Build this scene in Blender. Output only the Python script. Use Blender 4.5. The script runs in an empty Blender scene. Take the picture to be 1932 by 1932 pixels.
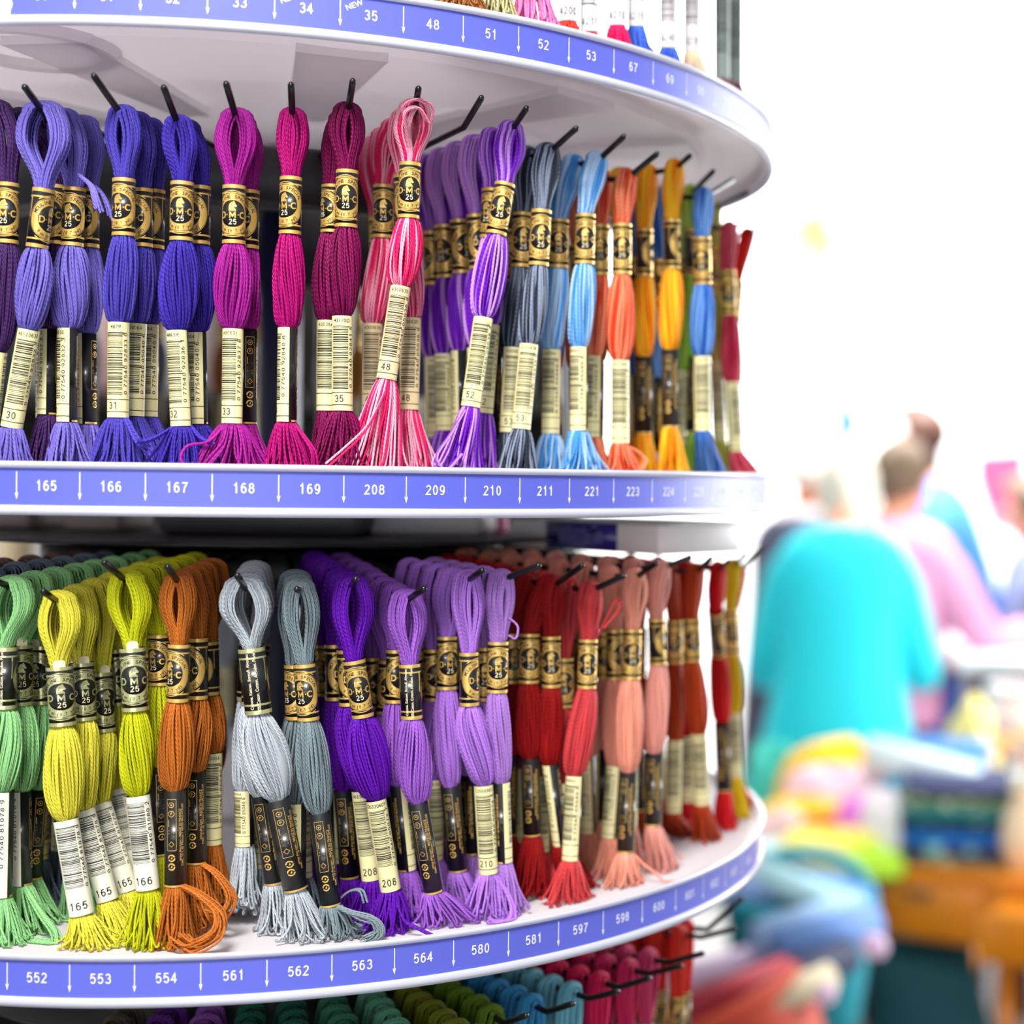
import bpy, bmesh, math, random
import numpy as np
from mathutils import Vector, Matrix
from mathutils.geometry import tessellate_polygon

C = bpy.context.scene.collection
SC = bpy.context.scene
PI = math.pi
rnd = random.Random(7)
rng = np.random.default_rng(11)

# ------------------------------------------------------------------ camera
# lengths below are centimetres from the camera point; the rack axis stands AX cm in front of it
FP, AX, SHX = 2928.3, 104.37, 390.5
YAW, PITCH, ROLL = 0.275812, -0.021505, 0.0136452
CH = 1.50                                             # camera height above the floor, metres
_cf = np.array([math.sin(YAW)*math.cos(PITCH), math.cos(YAW)*math.cos(PITCH), math.sin(PITCH)])
_r0 = np.array([math.cos(YAW), -math.sin(YAW), 0.0])
_u0 = np.cross(_r0, _cf)
_cr = _r0*math.cos(ROLL) + _u0*math.sin(ROLL)
_cu = -_r0*math.sin(ROLL) + _u0*math.cos(ROLL)
cd = bpy.data.cameras.new('camera')
cam = bpy.data.objects.new('camera', cd); C.objects.link(cam)
cam.matrix_world = Matrix(((_cr[0], _cu[0], -_cf[0], 0), (_cr[1], _cu[1], -_cf[1], 0), (_cr[2], _cu[2], -_cf[2], CH), (0, 0, 0, 1)))
cd.sensor_width = 36.0; cd.sensor_fit = 'HORIZONTAL'
cd.lens = FP/1932*36.0
cd.shift_x = -SHX/1932
cd.clip_start = 0.02; cd.clip_end = 60
cd.dof.use_dof = True; cd.dof.focus_distance = 0.735; cd.dof.aperture_fstop = 3.9
SC.camera = cam

# ------------------------------------------------------------------ world, lights, exposure
w = bpy.data.worlds.new('world'); SC.world = w; w.use_nodes = True
bg = w.node_tree.nodes['Background']; bg.inputs[0].default_value = (0.93, 0.96, 1.0, 1); bg.inputs[1].default_value = 0.36

def area(name, loc, target, size, power, color=(1, 1, 1), size_y=None):
    l = bpy.data.lights.new(name, 'AREA'); l.energy = power; l.color = color; l.size = size
    if size_y: l.shape = 'RECTANGLE'; l.size_y = size_y
    o = bpy.data.objects.new(name, l); C.objects.link(o); o.location = loc
    o.rotation_euler = (Vector(target)-Vector(loc)).to_track_quat('-Z', 'Y').to_euler()
    return o
area('ceiling_lamp_front', (-0.30, -0.10, 2.65), (0.05, 0.8, 1.3), 0.5, 52, (1, 0.98, 0.95))
area('window_front', (-0.9, -2.2, 1.45), (0.2, 0.9, 1.3), 2.2, 34, (0.98, 0.98, 1), 1.5)  # soft fill added behind the camera to lift tray undersides and floors
area('window_daylight', (3.3, 2.2, 1.9), (0.2, 1.2, 1.35), 1.8, 150, (0.97, 0.99, 1), 1.8)
area('ceiling_lamp_middle', (0.9, 2.5, 3.2), (1.8, 4.2, 1.0), 1.4, 40, (1, 0.99, 0.97))  # unseen fill added to brighten the people from the camera side
area('ceiling_lamp_back', (2.6, 4.9, 4.0), (2.6, 7.4, 2.0), 3.6, 950, (1, 1, 1), 1.6)  # unseen light added to wash the back wall out to white
SC.view_settings.view_transform = 'Standard'; SC.view_settings.look = 'None'
SC.view_settings.exposure = -0.08; SC.view_settings.gamma = 1.0; SC.view_settings.use_curve_mapping = False
SC.cycles.use_denoising = True
SC.cycles.max_bounces = 8; SC.cycles.diffuse_bounces = 4; SC.cycles.transmission_bounces = 4
SC.cycles.sample_clamp_indirect = 6.0

# ------------------------------------------------------------------ geometry helpers
def ray(x, y): return _cf + _cr*((x-966-SHX)/FP) - _cu*((y-966)/FP)
def cyl(x, y, r):
    """point (cm) where the sight line of a photo position meets the upright cylinder of radius r about the rack axis"""
    d = ray(x, y); a = d[0]**2+d[1]**2; b = -d[1]*AX; c = AX*AX-r*r; q = b*b-a*c
    t = (-b-math.sqrt(q))/a if q > 0 else -b/a
    return d*t
def ang(P): return math.atan2(P[0], AX-P[1])
def pol(r, th, z): return np.array([r*math.sin(th), AX-r*math.cos(th), z])
def at(x, y, depth):
    P = ray(x, y)*depth; return Vector((P[0], P[1], P[2]+CH))
def on_level(x, y, z):
    """metres: sight line meets the horizontal level z (height above floor)"""
    d = ray(x, y); t = (z-CH)/d[2]; P = d*t; return Vector((P[0], P[1], z))
def on_back(x, y, Y):
    d = ray(x, y); t = Y/d[1]; P = d*t; return Vector((P[0], P[1], P[2]+CH))

def tag(o, label=None, cat=None, group=None, kind=None):
    if label: o['label'] = label
    if cat: o['category'] = cat
    if group: o['group'] = group
    if kind: o['kind'] = kind
    return o
def empty(name, loc, rz=0.0):
    o = bpy.data.objects.new(name, None); C.objects.link(o); o.location = loc; o.rotation_euler = (0, 0, rz)
    o.empty_display_size = 0.02
    return o
def link(name, me, parent=None, mats=None):
    o = bpy.data.objects.new(name, me); C.objects.link(o)
    if parent is not None: o.parent = parent
    return o
class MB:
    """collects vertices and faces, with a material slot per face"""
    def __init__(s): s.v = []; s.f = []; s.m = []; s.n = 0
    def add(s, v, f, m=0):
        v = [tuple(map(float, p)) for p in v]
        s.v += v; s.f += [tuple(i+s.n for i in q) for q in f]; s.m += [m]*len(f); s.n += len(v)
    def box(s, c, size, rz=0.0, m=0, bev=0.0):
        bm = bmesh.new(); bmesh.ops.create_cube(bm, size=1)
        bmesh.ops.scale(bm, vec=size, verts=bm.verts)
        if bev: bmesh.ops.bevel(bm, geom=bm.edges[:], offset=bev, segments=2, affect='EDGES', profile=0.5)
        bmesh.ops.rotate(bm, cent=(0, 0, 0), matrix=Matrix.Rotation(rz, 3, 'Z'), verts=bm.verts)
        bmesh.ops.translate(bm, vec=c, verts=bm.verts)
        s.bm(bm, m)
    def bm(s, bm, m=0):
        bm.verts.index_update()
        s.add([v.co for v in bm.verts], [[v.index for v in f.verts] for f in bm.faces], m); bm.free()
    def tube(s, pts, rad, n=8, m=0, cap=True):
        pts = [Vector(p) for p in pts]; k = len(pts)
        rad = rad if isinstance(rad, (list, tuple)) else [rad]*k
        vs = []; up = None
        for i, p in enumerate(pts):
            t = (pts[min(i+1, k-1)]-pts[max(i-1, 0)]).normalized()
            if up is None: up = t.orthogonal().normalized()
            up = (up-t*up.dot(t)).normalized(); bi = t.cross(up)
            vs += [p+(up*math.cos(2*PI*j/n)+bi*math.sin(2*PI*j/n))*rad[i] for j in range(n)]
        fs = [(i*n+j, i*n+(j+1) % n, (i+1)*n+(j+1) % n, (i+1)*n+j) for i in range(k-1) for j in range(n)]
        if cap: fs += [tuple(range(n))[::-1], tuple((k-1)*n+j for j in range(n))]
        s.add(vs, fs, m)
    def lathe(s, prof, n=48, c=(0, 0, 0), m=0, a0=0.0, a1=2*PI, sy=1.0):
        full = abs(a1-a0-2*PI) < 1e-6; k = n if full else n+1
        vs = []; fs = []
        for i in range(k):
            a = a0+(a1-a0)*i/n
            for (r, z) in prof: vs.append((c[0]+r*math.sin(a), c[1]-r*math.cos(a)*sy, c[2]+z))
        P = len(prof)
        for i in range(n):
            j = (i+1) % k
            for q in range(P-1): fs.append((i*P+q, j*P+q, j*P+q+1, i*P+q+1))
        s.add(vs, fs, m)
    def build(s, name, mats, parent=None, smooth=True, rel=True):
        off = Vector(parent.matrix_basis.translation) if (parent is not None and rel) else Vector((0, 0, 0))
        if parent is not None and rel and parent.parent is not None: off = off+Vector(parent.parent.matrix_basis.translation)
        me = bpy.data.meshes.new(name)
        me.from_pydata([tuple(Vector(p)-off) for p in s.v], [], s.f)
        for mt in (mats if isinstance(mats, (list, tuple)) else [mats]): me.materials.append(mt)
        me.polygons.foreach_set('material_index', s.m)
        me.polygons.foreach_set('use_smooth', [smooth]*len(s.f))
        bm = bmesh.new(); bm.from_mesh(me); bmesh.ops.recalc_face_normals(bm, faces=bm.faces); bm.to_mesh(me); bm.free()
        me.update()
        return link(name, me, parent)

# ------------------------------------------------------------------ materials
def lin(c):
    return tuple(((v/255)/12.92 if v/255 <= 0.04045 else ((v/255+0.055)/1.055)**2.4) for v in c)
def mat(name, col, rough=0.5, metal=0.0, coat=0.0, spec=0.5, noise=0.0, nscale=30, bump=0.0, translucent=0.0, sheen=0.0, emit=0.0):
    m = bpy.data.materials.new(name); m.use_nodes = True
    nt = m.node_tree; b = nt.nodes['Principled BSDF']
    c = lin(col) if max(col) > 1 else col
    b.inputs['Base Color'].default_value = (*c, 1); b.inputs['Roughness'].default_value = rough
    b.inputs['Metallic'].default_value = metal; b.inputs['Coat Weight'].default_value = coat
    b.inputs['Coat Roughness'].default_value = 0.08
    b.inputs['Specular IOR Level'].default_value = spec; b.inputs['Sheen Weight'].default_value = sheen
    if emit:
        b.inputs['Emission Color'].default_value = (*c, 1); b.inputs['Emission Strength'].default_value = emit
    if noise or bump:
        tc = nt.nodes.new('ShaderNodeTexCoord'); n = nt.nodes.new('ShaderNodeTexNoise')
        n.inputs['Scale'].default_value = nscale; n.inputs['Detail'].default_value = 4
        nt.links.new(tc.outputs['Object'], n.inputs['Vector'])
        if noise:
            mx = nt.nodes.new('ShaderNodeMixRGB'); mx.blend_type = 'MULTIPLY'; mx.inputs[0].default_value = 1
            mp = nt.nodes.new('ShaderNodeMapRange'); mp.inputs[1].default_value = 0.3; mp.inputs[2].default_value = 0.7
            mp.inputs[3].default_value = 1-noise; mp.inputs[4].default_value = 1+noise*0.4
            mx.inputs[1].default_value = (*c, 1)
            nt.links.new(n.outputs['Fac'], mp.inputs[0]); nt.links.new(mp.outputs[0], mx.inputs[2]); nt.links.new(mx.outputs[0], b.inputs['Base Color'])
        if bump:
            bp = nt.nodes.new('ShaderNodeBump'); bp.inputs['Strength'].default_value = bump; bp.inputs['Distance'].default_value = 0.01
            nt.links.new(n.outputs['Fac'], bp.inputs['Height']); nt.links.new(bp.outputs[0], b.inputs['Normal'])
    if translucent:
        tr = nt.nodes.new('ShaderNodeBsdfTranslucent'); tr.inputs[0].default_value = (*c, 1)
        ms = nt.nodes.new('ShaderNodeMixShader'); ms.inputs[0].default_value = translucent
        out = nt.nodes['Material Output']
        nt.links.new(b.outputs[0], ms.inputs[1]); nt.links.new(tr.outputs[0], ms.inputs[2]); nt.links.new(ms.outputs[0], out.inputs[0])
    return m
def thread_mat(name, c1, c2=None, mixw=0.0):
    """satin cotton floss: plied twist from the strand UV, each strand a slightly different tone"""
    m = bpy.data.materials.new(name); m.use_nodes = True
    nt = m.node_tree; N = nt.nodes; L = nt.links; b = N['Principled BSDF']
    a = N.new('ShaderNodeAttribute'); a.attribute_name = 'tone'
    uv = N.new('ShaderNodeUVMap'); uv.uv_map = 'strand'
    sp = N.new('ShaderNodeSeparateXYZ'); L.new(uv.outputs[0], sp.inputs[0])
    ma = N.new('ShaderNodeMath'); ma.operation = 'MULTIPLY_ADD'; ma.inputs[1].default_value = 1.5
    L.new(sp.outputs[0], ma.inputs[0]); L.new(sp.outputs[1], ma.inputs[2])
    m2 = N.new('ShaderNodeMath'); m2.operation = 'MULTIPLY'; m2.inputs[1].default_value = 6*PI; L.new(ma.outputs[0], m2.inputs[0])
    sn = N.new('ShaderNodeMath'); sn.operation = 'SINE'; L.new(m2.outputs[0], sn.inputs[0])
    l1 = lin(c1); l2 = lin(c2) if c2 else l1
    rp = N.new('ShaderNodeValToRGB'); e = rp.color_ramp.elements
    if c2:
        e[0].position = 0.30; e[1].position = 0.72; e[0].color = (*l1, 1); e[1].color = (*l2, 1)
    else:
        e[0].position = 0.0; e[1].position = 1.0
        e[0].color = (*[v*0.72 for v in l1], 1); e[1].color = (*[min(1, v*1.15+0.004) for v in l1], 1)
    L.new(a.outputs['Fac'], rp.inputs[0])
    mp = N.new('ShaderNodeMapRange'); mp.inputs[1].default_value = -1; mp.inputs[3].default_value = 0.74; mp.inputs[4].default_value = 1.06
    L.new(sn.outputs[0], mp.inputs[0])
    mx = N.new('ShaderNodeMixRGB'); mx.blend_type = 'MULTIPLY'; mx.inputs[0].default_value = 1
    L.new(rp.outputs[0], mx.inputs[1]); L.new(mp.outputs[0], mx.inputs[2]); L.new(mx.outputs[0], b.inputs['Base Color'])
    bp = N.new('ShaderNodeBump'); bp.inputs['Strength'].default_value = 0.5; bp.inputs['Distance'].default_value = 0.0002
    L.new(sn.outputs[0], bp.inputs['Height']); L.new(bp.outputs[0], b.inputs['Normal'])
    b.inputs['Roughness'].default_value = 0.5; b.inputs['Specular IOR Level'].default_value = 0.16
    return m
BLACK_WIRE = mat('black_wire', (0.006, 0.006, 0.007), 0.25, spec=0.35, coat=0.12)
BLACK_PLASTIC = mat('black_plastic', (0.006, 0.006, 0.008), 0.4)
NAVY_POST = mat('navy_post', (18, 20, 62), 0.4)
WHITE_TRAY = mat('white_tray', (0.90, 0.86, 0.89), 0.38, translucent=0.42, spec=0.25)
FROST = mat('frosted_rim', (0.72, 0.73, 0.82), 0.25, translucent=0.35, coat=0.5)
STRIP = mat('blue_label_strip', (0.10, 0.12, 0.60), 0.45, coat=0.2)
STRIP.node_tree.nodes['Principled BSDF'].inputs['Coat Roughness'].default_value = 0.45
STRIP_INK = mat('white_print', (0.80, 0.82, 0.96), 0.5)
FOIL_BLACK = mat('black_foil', (0.010, 0.011, 0.012), 0.36, coat=0.22)
FOIL_GOLD = mat('gold_foil', (0.78, 0.50, 0.13), 0.40, metal=0.5, coat=0.12)
FOIL_GREEN = mat('green_gold_foil', (0.62, 0.62, 0.30), 0.30, metal=0.6, coat=0.3)
FOIL_PALE = mat('pale_print', (0.82, 0.74, 0.50), 0.4)
CREAM = mat('cream_paper', (0.80, 0.73, 0.38), 0.38, coat=0.35)
CREAM_PINK = mat('buff_paper', (0.84, 0.66, 0.36), 0.38, coat=0.35)
CREAM_WHITE = mat('ivory_paper', (0.83, 0.81, 0.66), 0.38, coat=0.35)
WHITE_PAPER = mat('white_paper', (0.66, 0.63, 0.65), 0.35, coat=0.3)
INK = mat('black_ink', (0.012, 0.012, 0.012), 0.45)
#STRUCTURE
# ------------------------------------------------------------------ setting
wall_m = mat('white_wall', (0.90, 0.90, 0.90), 0.7)
floor_m = mat('grey_floor', (0.30, 0.29, 0.28), 0.55, noise=0.2, nscale=3)
mb = MB(); mb.box((2.0, 3.5, -0.02), (12, 10, 0.04)); o = mb.build('floor', floor_m, smooth=False); tag(o, kind='structure')
mb = MB(); mb.box((2.0, 7.55, 2.6), (12, 0.1, 5.2)); o = mb.build('wall_back', wall_m, smooth=False); tag(o, kind='structure')

# ------------------------------------------------------------------ rack
RACK = empty('thread_display_rack', (0, AX/100, 0))
tag(RACK, 'round white tiered rack with blue numbered rims holding the thread skeins', 'display rack')
RIM, STEP = 31.55, 0.0908115
def cmw(P): return (P[0]/100, P[1]/100, P[2]/100+CH)

_tc = {}; _mid = {}
def stroke(path, w, closed=False):
    """a line of even width as flat quads with mitred corners"""
    q = [path[0]]
    for b in list(path[1:])+([path[0]] if closed else []):
        a = q[-1]; d = math.hypot(b[0]-a[0], b[1]-a[1]); m = max(1, int(math.ceil(d/0.22)))
        q += [(a[0]+(b[0]-a[0])*i/m, a[1]+(b[1]-a[1])*i/m) for i in range(1, m+1)]
    path = q[:-1] if closed else q
    n = len(path); L = []; R_ = []
    for i in range(n):
        p = Vector(path[i]); a = Vector(path[i-1]) if (i or closed) else None; b = Vector(path[(i+1) % n]) if (i < n-1 or closed) else None
        d1 = (p-a).normalized() if a is not None else (b-p).normalized(); d2 = (b-p).normalized() if b is not None else d1
        t = (d1+d2); t = t.normalized() if t.length > 1e-6 else d1
        nn = Vector((-t.y, t.x)); c = max(0.5, nn.dot(Vector((-d1.y, d1.x)))); nn = nn*(w/2/c)
        L.append(tuple(p+nn)); R_.append(tuple(p-nn))
    v = L+R_; m = n if closed else n-1
    return v, [(i, (i+1) % n, n+(i+1) % n, n+i) for i in range(m)]
def arc(cx, cy, rx, ry, a0, a1, n=10): return [(cx+rx*math.cos(math.radians(a0+(a1-a0)*i/n)), cy+ry*math.sin(math.radians(a0+(a1-a0)*i/n))) for i in range(n+1)]
_W = 0.135
GL = {'0': [(arc(0, 0, .205, .44, 0, 340, 18), True)], '1': [([(-.17, .26), (-.03, .36), (.03, .50), (.03, -.50)], False)],
 '2': [(arc(0, .22, .205, .22, 165, -30, 10)+[(-.23, -.44), (.26, -.44)], False)],
 '3': [(arc(0, .22, .195, .22, 160, -80, 10)+[(-.03, .02)], False), ([(-.03, .02)]+arc(0, -.20, .22, .24, 80, -160, 12), False)],
 '4': [([(.09, -.50), (.09, .46), (-.25, -.20), (.27, -.20)], False)],
 '5': [([(.22, .44), (-.14, .44), (-.20, .02)]+arc(0, -.15, .215, .29, 140, -155, 12), False)],
 '6': [(arc(0, -.16, .205, .28, 0, 345, 16), True), (arc(.03, .02, .24, .42, 55, 195, 10), False)],
 '7': [([(-.24, .44), (.23, .44)]+arc(.30, -.50, .36, .80, 115, 180, 6), False)],
 '8': [(arc(0, .235, .18, .205, 0, 342, 14), True), (arc(0, -.20, .215, .24, 0, 342, 14), True)],
 '9': [(arc(0, .16, .205, .28, 0, 345, 16), True), (arc(-.03, -.02, .24, .42, 235, 375, 10), False)]}
def char2d(ch, size):
    """one letter kept on its base line"""
    v, f, _ = text2d(ch, size)
    if ch in '0123456789': return v, f
    _text2d('M', size); d = _mid[(ch, size)]-_mid[('M', size)]
    return [(x, y+d) for x, y in v], f
BOLD = {'M': ([(-.36, -.5), (-.36, .42), (0, -.22), (.36, .42), (.36, -.5)], False), 'C': (arc(0.02, 0, .38, .43, 42, 318, 20), False),
 'D': ([(-.30, -.43), (-.30, .43), (-.02, .43)]+arc(-.02, 0, .36, .43, 80, -80, 12)+[(-.02, -.43)], True)}
def bold2d(ch, h):
    v, f = stroke(BOLD[ch][0], 0.19, BOLD[ch][1]); return [(x*h, y*h) for x, y in v], f
def text2d(s, size):
    if all(c in '0123456789 ' for c in s):
        v = []; f = []; x = 0.0; h = size*0.70
        for ch in s:
            if ch == ' ': x += 0.35*h; continue
            for pth, cl in GL[ch]:
                a, b = stroke(pth, _W, cl); f += [tuple(i+len(v) for i in q) for q in b]; v += [(x+p[0]*h*0.98, p[1]*h) for p in a]
            x += 0.72*h
        xs = [p[0] for p in v]; cx = (min(xs)+max(xs))/2
        return [(a-cx, b) for a, b in v], f, max(xs)-min(xs)
    return _text2d(s, size)
def _text2d(s, size):
    """flat letter shapes of a string: vertices (x, y) centred on the origin, and faces"""
    k = (s, size)
    if k not in _tc:
        cu = bpy.data.curves.new('lettering', 'FONT'); cu.body = s; cu.size = size; cu.align_x = 'CENTER'; cu.align_y = 'TOP_BASELINE'; cu.resolution_u = 3; cu.offset = 0.010 if len(s) == 1 and size > 0.4 else 0.003
        o = bpy.data.objects.new('lettering', cu); C.objects.link(o)
        bpy.context.view_layer.update()
        me = o.evaluated_get(bpy.context.evaluated_depsgraph_get()).to_mesh()
        v = [(p.co.x, p.co.y) for p in me.vertices]; f = [tuple(q.vertices) for q in me.polygons]
        o.evaluated_get(bpy.context.evaluated_depsgraph_get()).to_mesh_clear()
        C.objects.unlink(o); bpy.data.objects.remove(o); bpy.data.curves.remove(cu)
        xs = [p[0] for p in v]; ys = [p[1] for p in v]
        cx = (min(xs)+max(xs))/2; cy = (min(ys)+max(ys))/2
        _tc[k] = ([(x-cx, y-cy) for x, y in v], f, max(xs)-min(xs)); _mid[k] = cy
    return _tc[k]

def tray(z0, th0, numbers, a0, a1, news=()):
    """one tier: floor, channel rim and the strip of numbers; z0 (cm) is the top of the strip, th0 the angle of the first arrow"""
    cz = z0/100+CH; c = (0, AX/100, cz)
    t = MB()
    R = RIM/100
    prof = [(0.012, -0.0025), (R-0.004, -0.0025), (R-0.0035, 0.0020), (R-0.0015, 0.0020), (R-0.0015, -0.0165), (R-0.0060, -0.0170), (R-0.0075, -0.0105),
            (R-0.030, -0.0100), (R-0.038, -0.0080), (R-0.043, -0.0080), (R-0.048, -0.0115), (0.19, -0.0115), (0.175, -0.0085), (0.012, -0.0085), (0.012, -0.0025)]
    t.lathe(prof, 200, c)
    for k in range(12):                                # moulded ribs under the tray
        a = -0.42+k*2*PI/12
        for rr in range(1):
            e = MB()
            w0, w1 = 0.010, 0.022
            v = []
            for (r, wd) in ((0.12, w0), (0.268, w1)):
                for sx in (-1, 1):
                    for z in (-0.0105, -0.0150):
                        x = r*math.sin(a)+sx*wd*math.cos(a); y = -r*math.cos(a)+sx*wd*math.sin(a)
                        v.append((c[0]+x, c[1]+y, c[2]+z))
            t.add(v, [(0, 1, 3, 2), (4, 6, 7, 5), (0, 4, 5, 1), (2, 3, 7, 6), (1, 5, 7, 3)])
    a = th0-0.10
    t.lathe([(0.028, -0.0110), (0.031, -0.0150), (0.038, -0.0155), (0.041, -0.0110)], 32, (0.255*math.sin(a), AX/100-0.255*math.cos(a), cz))
    T = t.build('tray', WHITE_TRAY, RACK, smooth=False)
    b = MB()
    b.lathe([(R-0.0012, 0.0030), (R+0.0012, 0.0036), (R+0.0016, 0.0022), (R+0.0010, 0.0006), (R-0.0012, 0.0004), (R-0.0012, 0.0030)], 220, c)
    b.lathe([(R-0.0012, -0.0158), (R+0.0010, -0.0160), (R+0.0016, -0.0185), (R+0.0010, -0.0203), (R-0.0010, -0.0203), (R-0.0022, -0.0180), (R-0.0012, -0.0158)], 220, c)
    b.build('rim_channel', FROST, T)
    s = MB()
    s.lathe([(R-0.0010, 0.0008), (R, 0.0006), (R, -0.0161), (R-0.0010, -0.0163)], 160, c, 0, a0, a1)
    rp = RIM+0.012
    def put(v, f, th, zc, rot=0.0, m=1):
        cr, sr = math.cos(rot), math.sin(rot); o = []
        for x, y in v:
            x, y = x*cr-y*sr, x*sr+y*cr
            o.append(cmw(pol(rp, th+x/rp, z0+zc+y)))
        s.add(o, f, m)
    for i, n in enumerate(numbers):
        th = th0+STEP*i
        put([(-0.022, 0), (0.022, 0), (0.022, -1.05), (-0.022, -1.05)], [(0, 1, 2, 3)], th, -0.10)
        put([(0, -0.27), (-0.085, 0.05), (0, -0.02), (0.085, 0.05)], [(0, 1, 2), (0, 2, 3)], th, -1.08)
        if n:
            v, f, _ = text2d(n, 0.66); put(v, f, th+STEP*0.48, -0.72)
            if n in news:
                v, f, _ = text2d('NEW', 0.36); put(v, f, th+STEP*0.22, -0.33, 0.45)
    s.build('label_strip', [STRIP, STRIP_INK], T, smooth=False)
    return T
ZM, ZT, ZB = 0.0, 21.64, -22.0
thM = ang(cyl(31.6, 891, RIM)); thT = ang(cyl(140.8, 24, RIM)); thB = ang(cyl(13.8, 1822, RIM))
tray(ZT, thT-STEP, ['30', '31', '32', '33', '34', '35', '48', '51', '52', '53', '67', '69', '90', '91', '92', '93', '94', '95'], ang(cyl(20, 10, RIM)), 1.75, ('33', '34', '35'))
tray(ZM, thM-STEP, ['164', '165', '166', '167', '168', '169', '208', '209', '210', '211', '221', '223', '224', '225', '300', '301', '304', '307', '309'], -1.7, 1.22)
tray(ZB, thB-STEP, ['550', '552', '553', '554', '561', '562', '563', '564', '580', '581', '597', '598', '600', '601', '602', '603', '604', '605', '606'], -1.7, 1.12)
def hub(zc, R=0.19):
    m = MB(); c = (0, AX/100, zc/100+CH)
    m.lathe([(0.001, 0.003), (R-0.004, 0.003), (R, 0.0), (R, -0.026), (R-0.004, -0.029), (R-0.018, -0.029), (R-0.020, -0.004), (0.001, -0.004)], 96, c)
    return m.build('hub', BLACK_PLASTIC, RACK)
HUB = {'T': None, 'M': hub(16.95), 'L': hub(-4.6, 0.142), 'B': hub(-27.4)}
m = MB(); m.lathe([(0.0, 0.02), (0.013, 0.02), (0.013, 2.02), (0.0, 2.03)], 32, (0, AX/100, 0))
m.build('post', NAVY_POST, RACK)
m = MB(); m.lathe([(0.0, 0.0), (0.30, 0.0), (0.30, 0.015), (0.05, 0.05), (0.0, 0.05)], 64, (0, AX/100, 0))
m.build('base', BLACK_PLASTIC, RACK)
def peg(tier, pts):
    m = MB(); P = [np.array(p) for p in pts]
    b, t = P[1], P[2]
    path = [P[0], P[0]*0.5+b*0.5, b+(P[0]-b)/np.linalg.norm(P[0]-b)*0.35, b, b+(t-b)*0.18, b+(t-b)*0.6, t-(t-b)*0.05, t]
    m.tube([cmw(p) for p in path], [0.00158]*6+[0.00155, 0.0010], 12)
    m.build('peg', BLACK_WIRE, HUB[tier])

# ------------------------------------------------------------------ skein labels
def rect(u0, u1, v0, v1, nu=1):
    v = []; f = []
    for i in range(nu+1):
        u = u0+(u1-u0)*i/nu; v += [(u, v0), (u, v1)]
        if i: f.append((2*i-2, 2*i, 2*i+1, 2*i-1))
    return v, f
def ringp(cx, cy, r0, r1, n=40, sx=1.0, a0=0, a1=2*PI):
    v = []; f = []; q = max(1, int((r1-r0)/0.07))
    for i in range(n+1):
        a = a0+(a1-a0)*i/n
        for k in range(q+1):
            r = r0+(r1-r0)*k/q; v.append((cx+r*math.cos(a)*sx, cy+r*math.sin(a)))
        if i:
            b = (i-1)*(q+1); c = i*(q+1)
            f += [(b+k, b+k+1, c+k+1, c+k) for k in range(q)]
    return v, f
def discp(cx, cy, r, rings=4, n=32):
    v = [(cx, cy)]; f = []
    for k in range(1, rings+1):
        for i in range(n):
            a = 2*PI*i/n; v.append((cx+r*k/rings*math.cos(a), cy+r*k/rings*math.sin(a)))
    for i in range(n): f.append((0, 1+i, 1+(i+1) % n))
    for k in range(1, rings):
        for i in range(n):
            a = 1+(k-1)*n+i; b = 1+(k-1)*n+(i+1) % n; f.append((a, a+n, b+n, b))
    return v, f
def poly2(pts):
    t = tessellate_polygon([[Vector((x, y, 0)) for x, y in pts]])
    return list(pts), [tuple(q) for q in t]
def shift(vf, dx, dy, rot=0.0, sc=1.0):
    c, s = math.cos(rot)*sc, math.sin(rot)*sc
    return [(x*c-y*s+dx, x*s+y*c+dy) for x, y in vf[0]], vf[1]
class Wrap:
    """paper sleeve: flat artwork (u across, v up, cm) wound on an elliptic tube, each layer a hair further out"""
    def __init__(s, a, b, h):
        s.a, s.b, s.h = a, b, h; s.rm = (a+b)/2; s.mb = MB()
        n = 40; v = []; f = []
        for i in range(n):
            t = 2*PI*i/n
            for z, k in ((0, 1), (-h, 1)): v.append((s.a*k*math.sin(t), -s.b*k*math.cos(t), z))
        for z, k in ((-h*0.02, 0.9), (-h*0.98, 0.9)):
            for i in range(n): t = 2*PI*i/n; v.append((s.a*k*math.sin(t), -s.b*k*math.cos(t), z))
        for i in range(n):
            j = (i+1) % n
            f += [(2*i, 2*j, 2*j+1, 2*i+1), (2*i, 2*n+i, 2*n+j, 2*j), (2*i+1, 2*j+1, 3*n+j, 3*n+i)]
        s.mb.add([(x/100, y/100, z/100) for x, y, z in v], f, 0)
    def put(s, vf, m, lay=1):
        o = 0.006*lay
        s.mb.add([((s.a+o)*math.sin(u/s.rm)/100, -(s.b+o)*math.cos(u/s.rm)/100, v/100) for u, v in vf[0]], vf[1], m)
    def mesh(s, name, mats):
        me = bpy.data.meshes.new(name); me.from_pydata(s.mb.v, [], s.mb.f)
        for x in mats: me.materials.append(x)
        me.polygons.foreach_set('material_index', s.mb.m)
        me.polygons.foreach_set('use_smooth', [True]*len(s.mb.f)); me.update()
        return me
L1H, L2H = 2.75, 4.40
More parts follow.
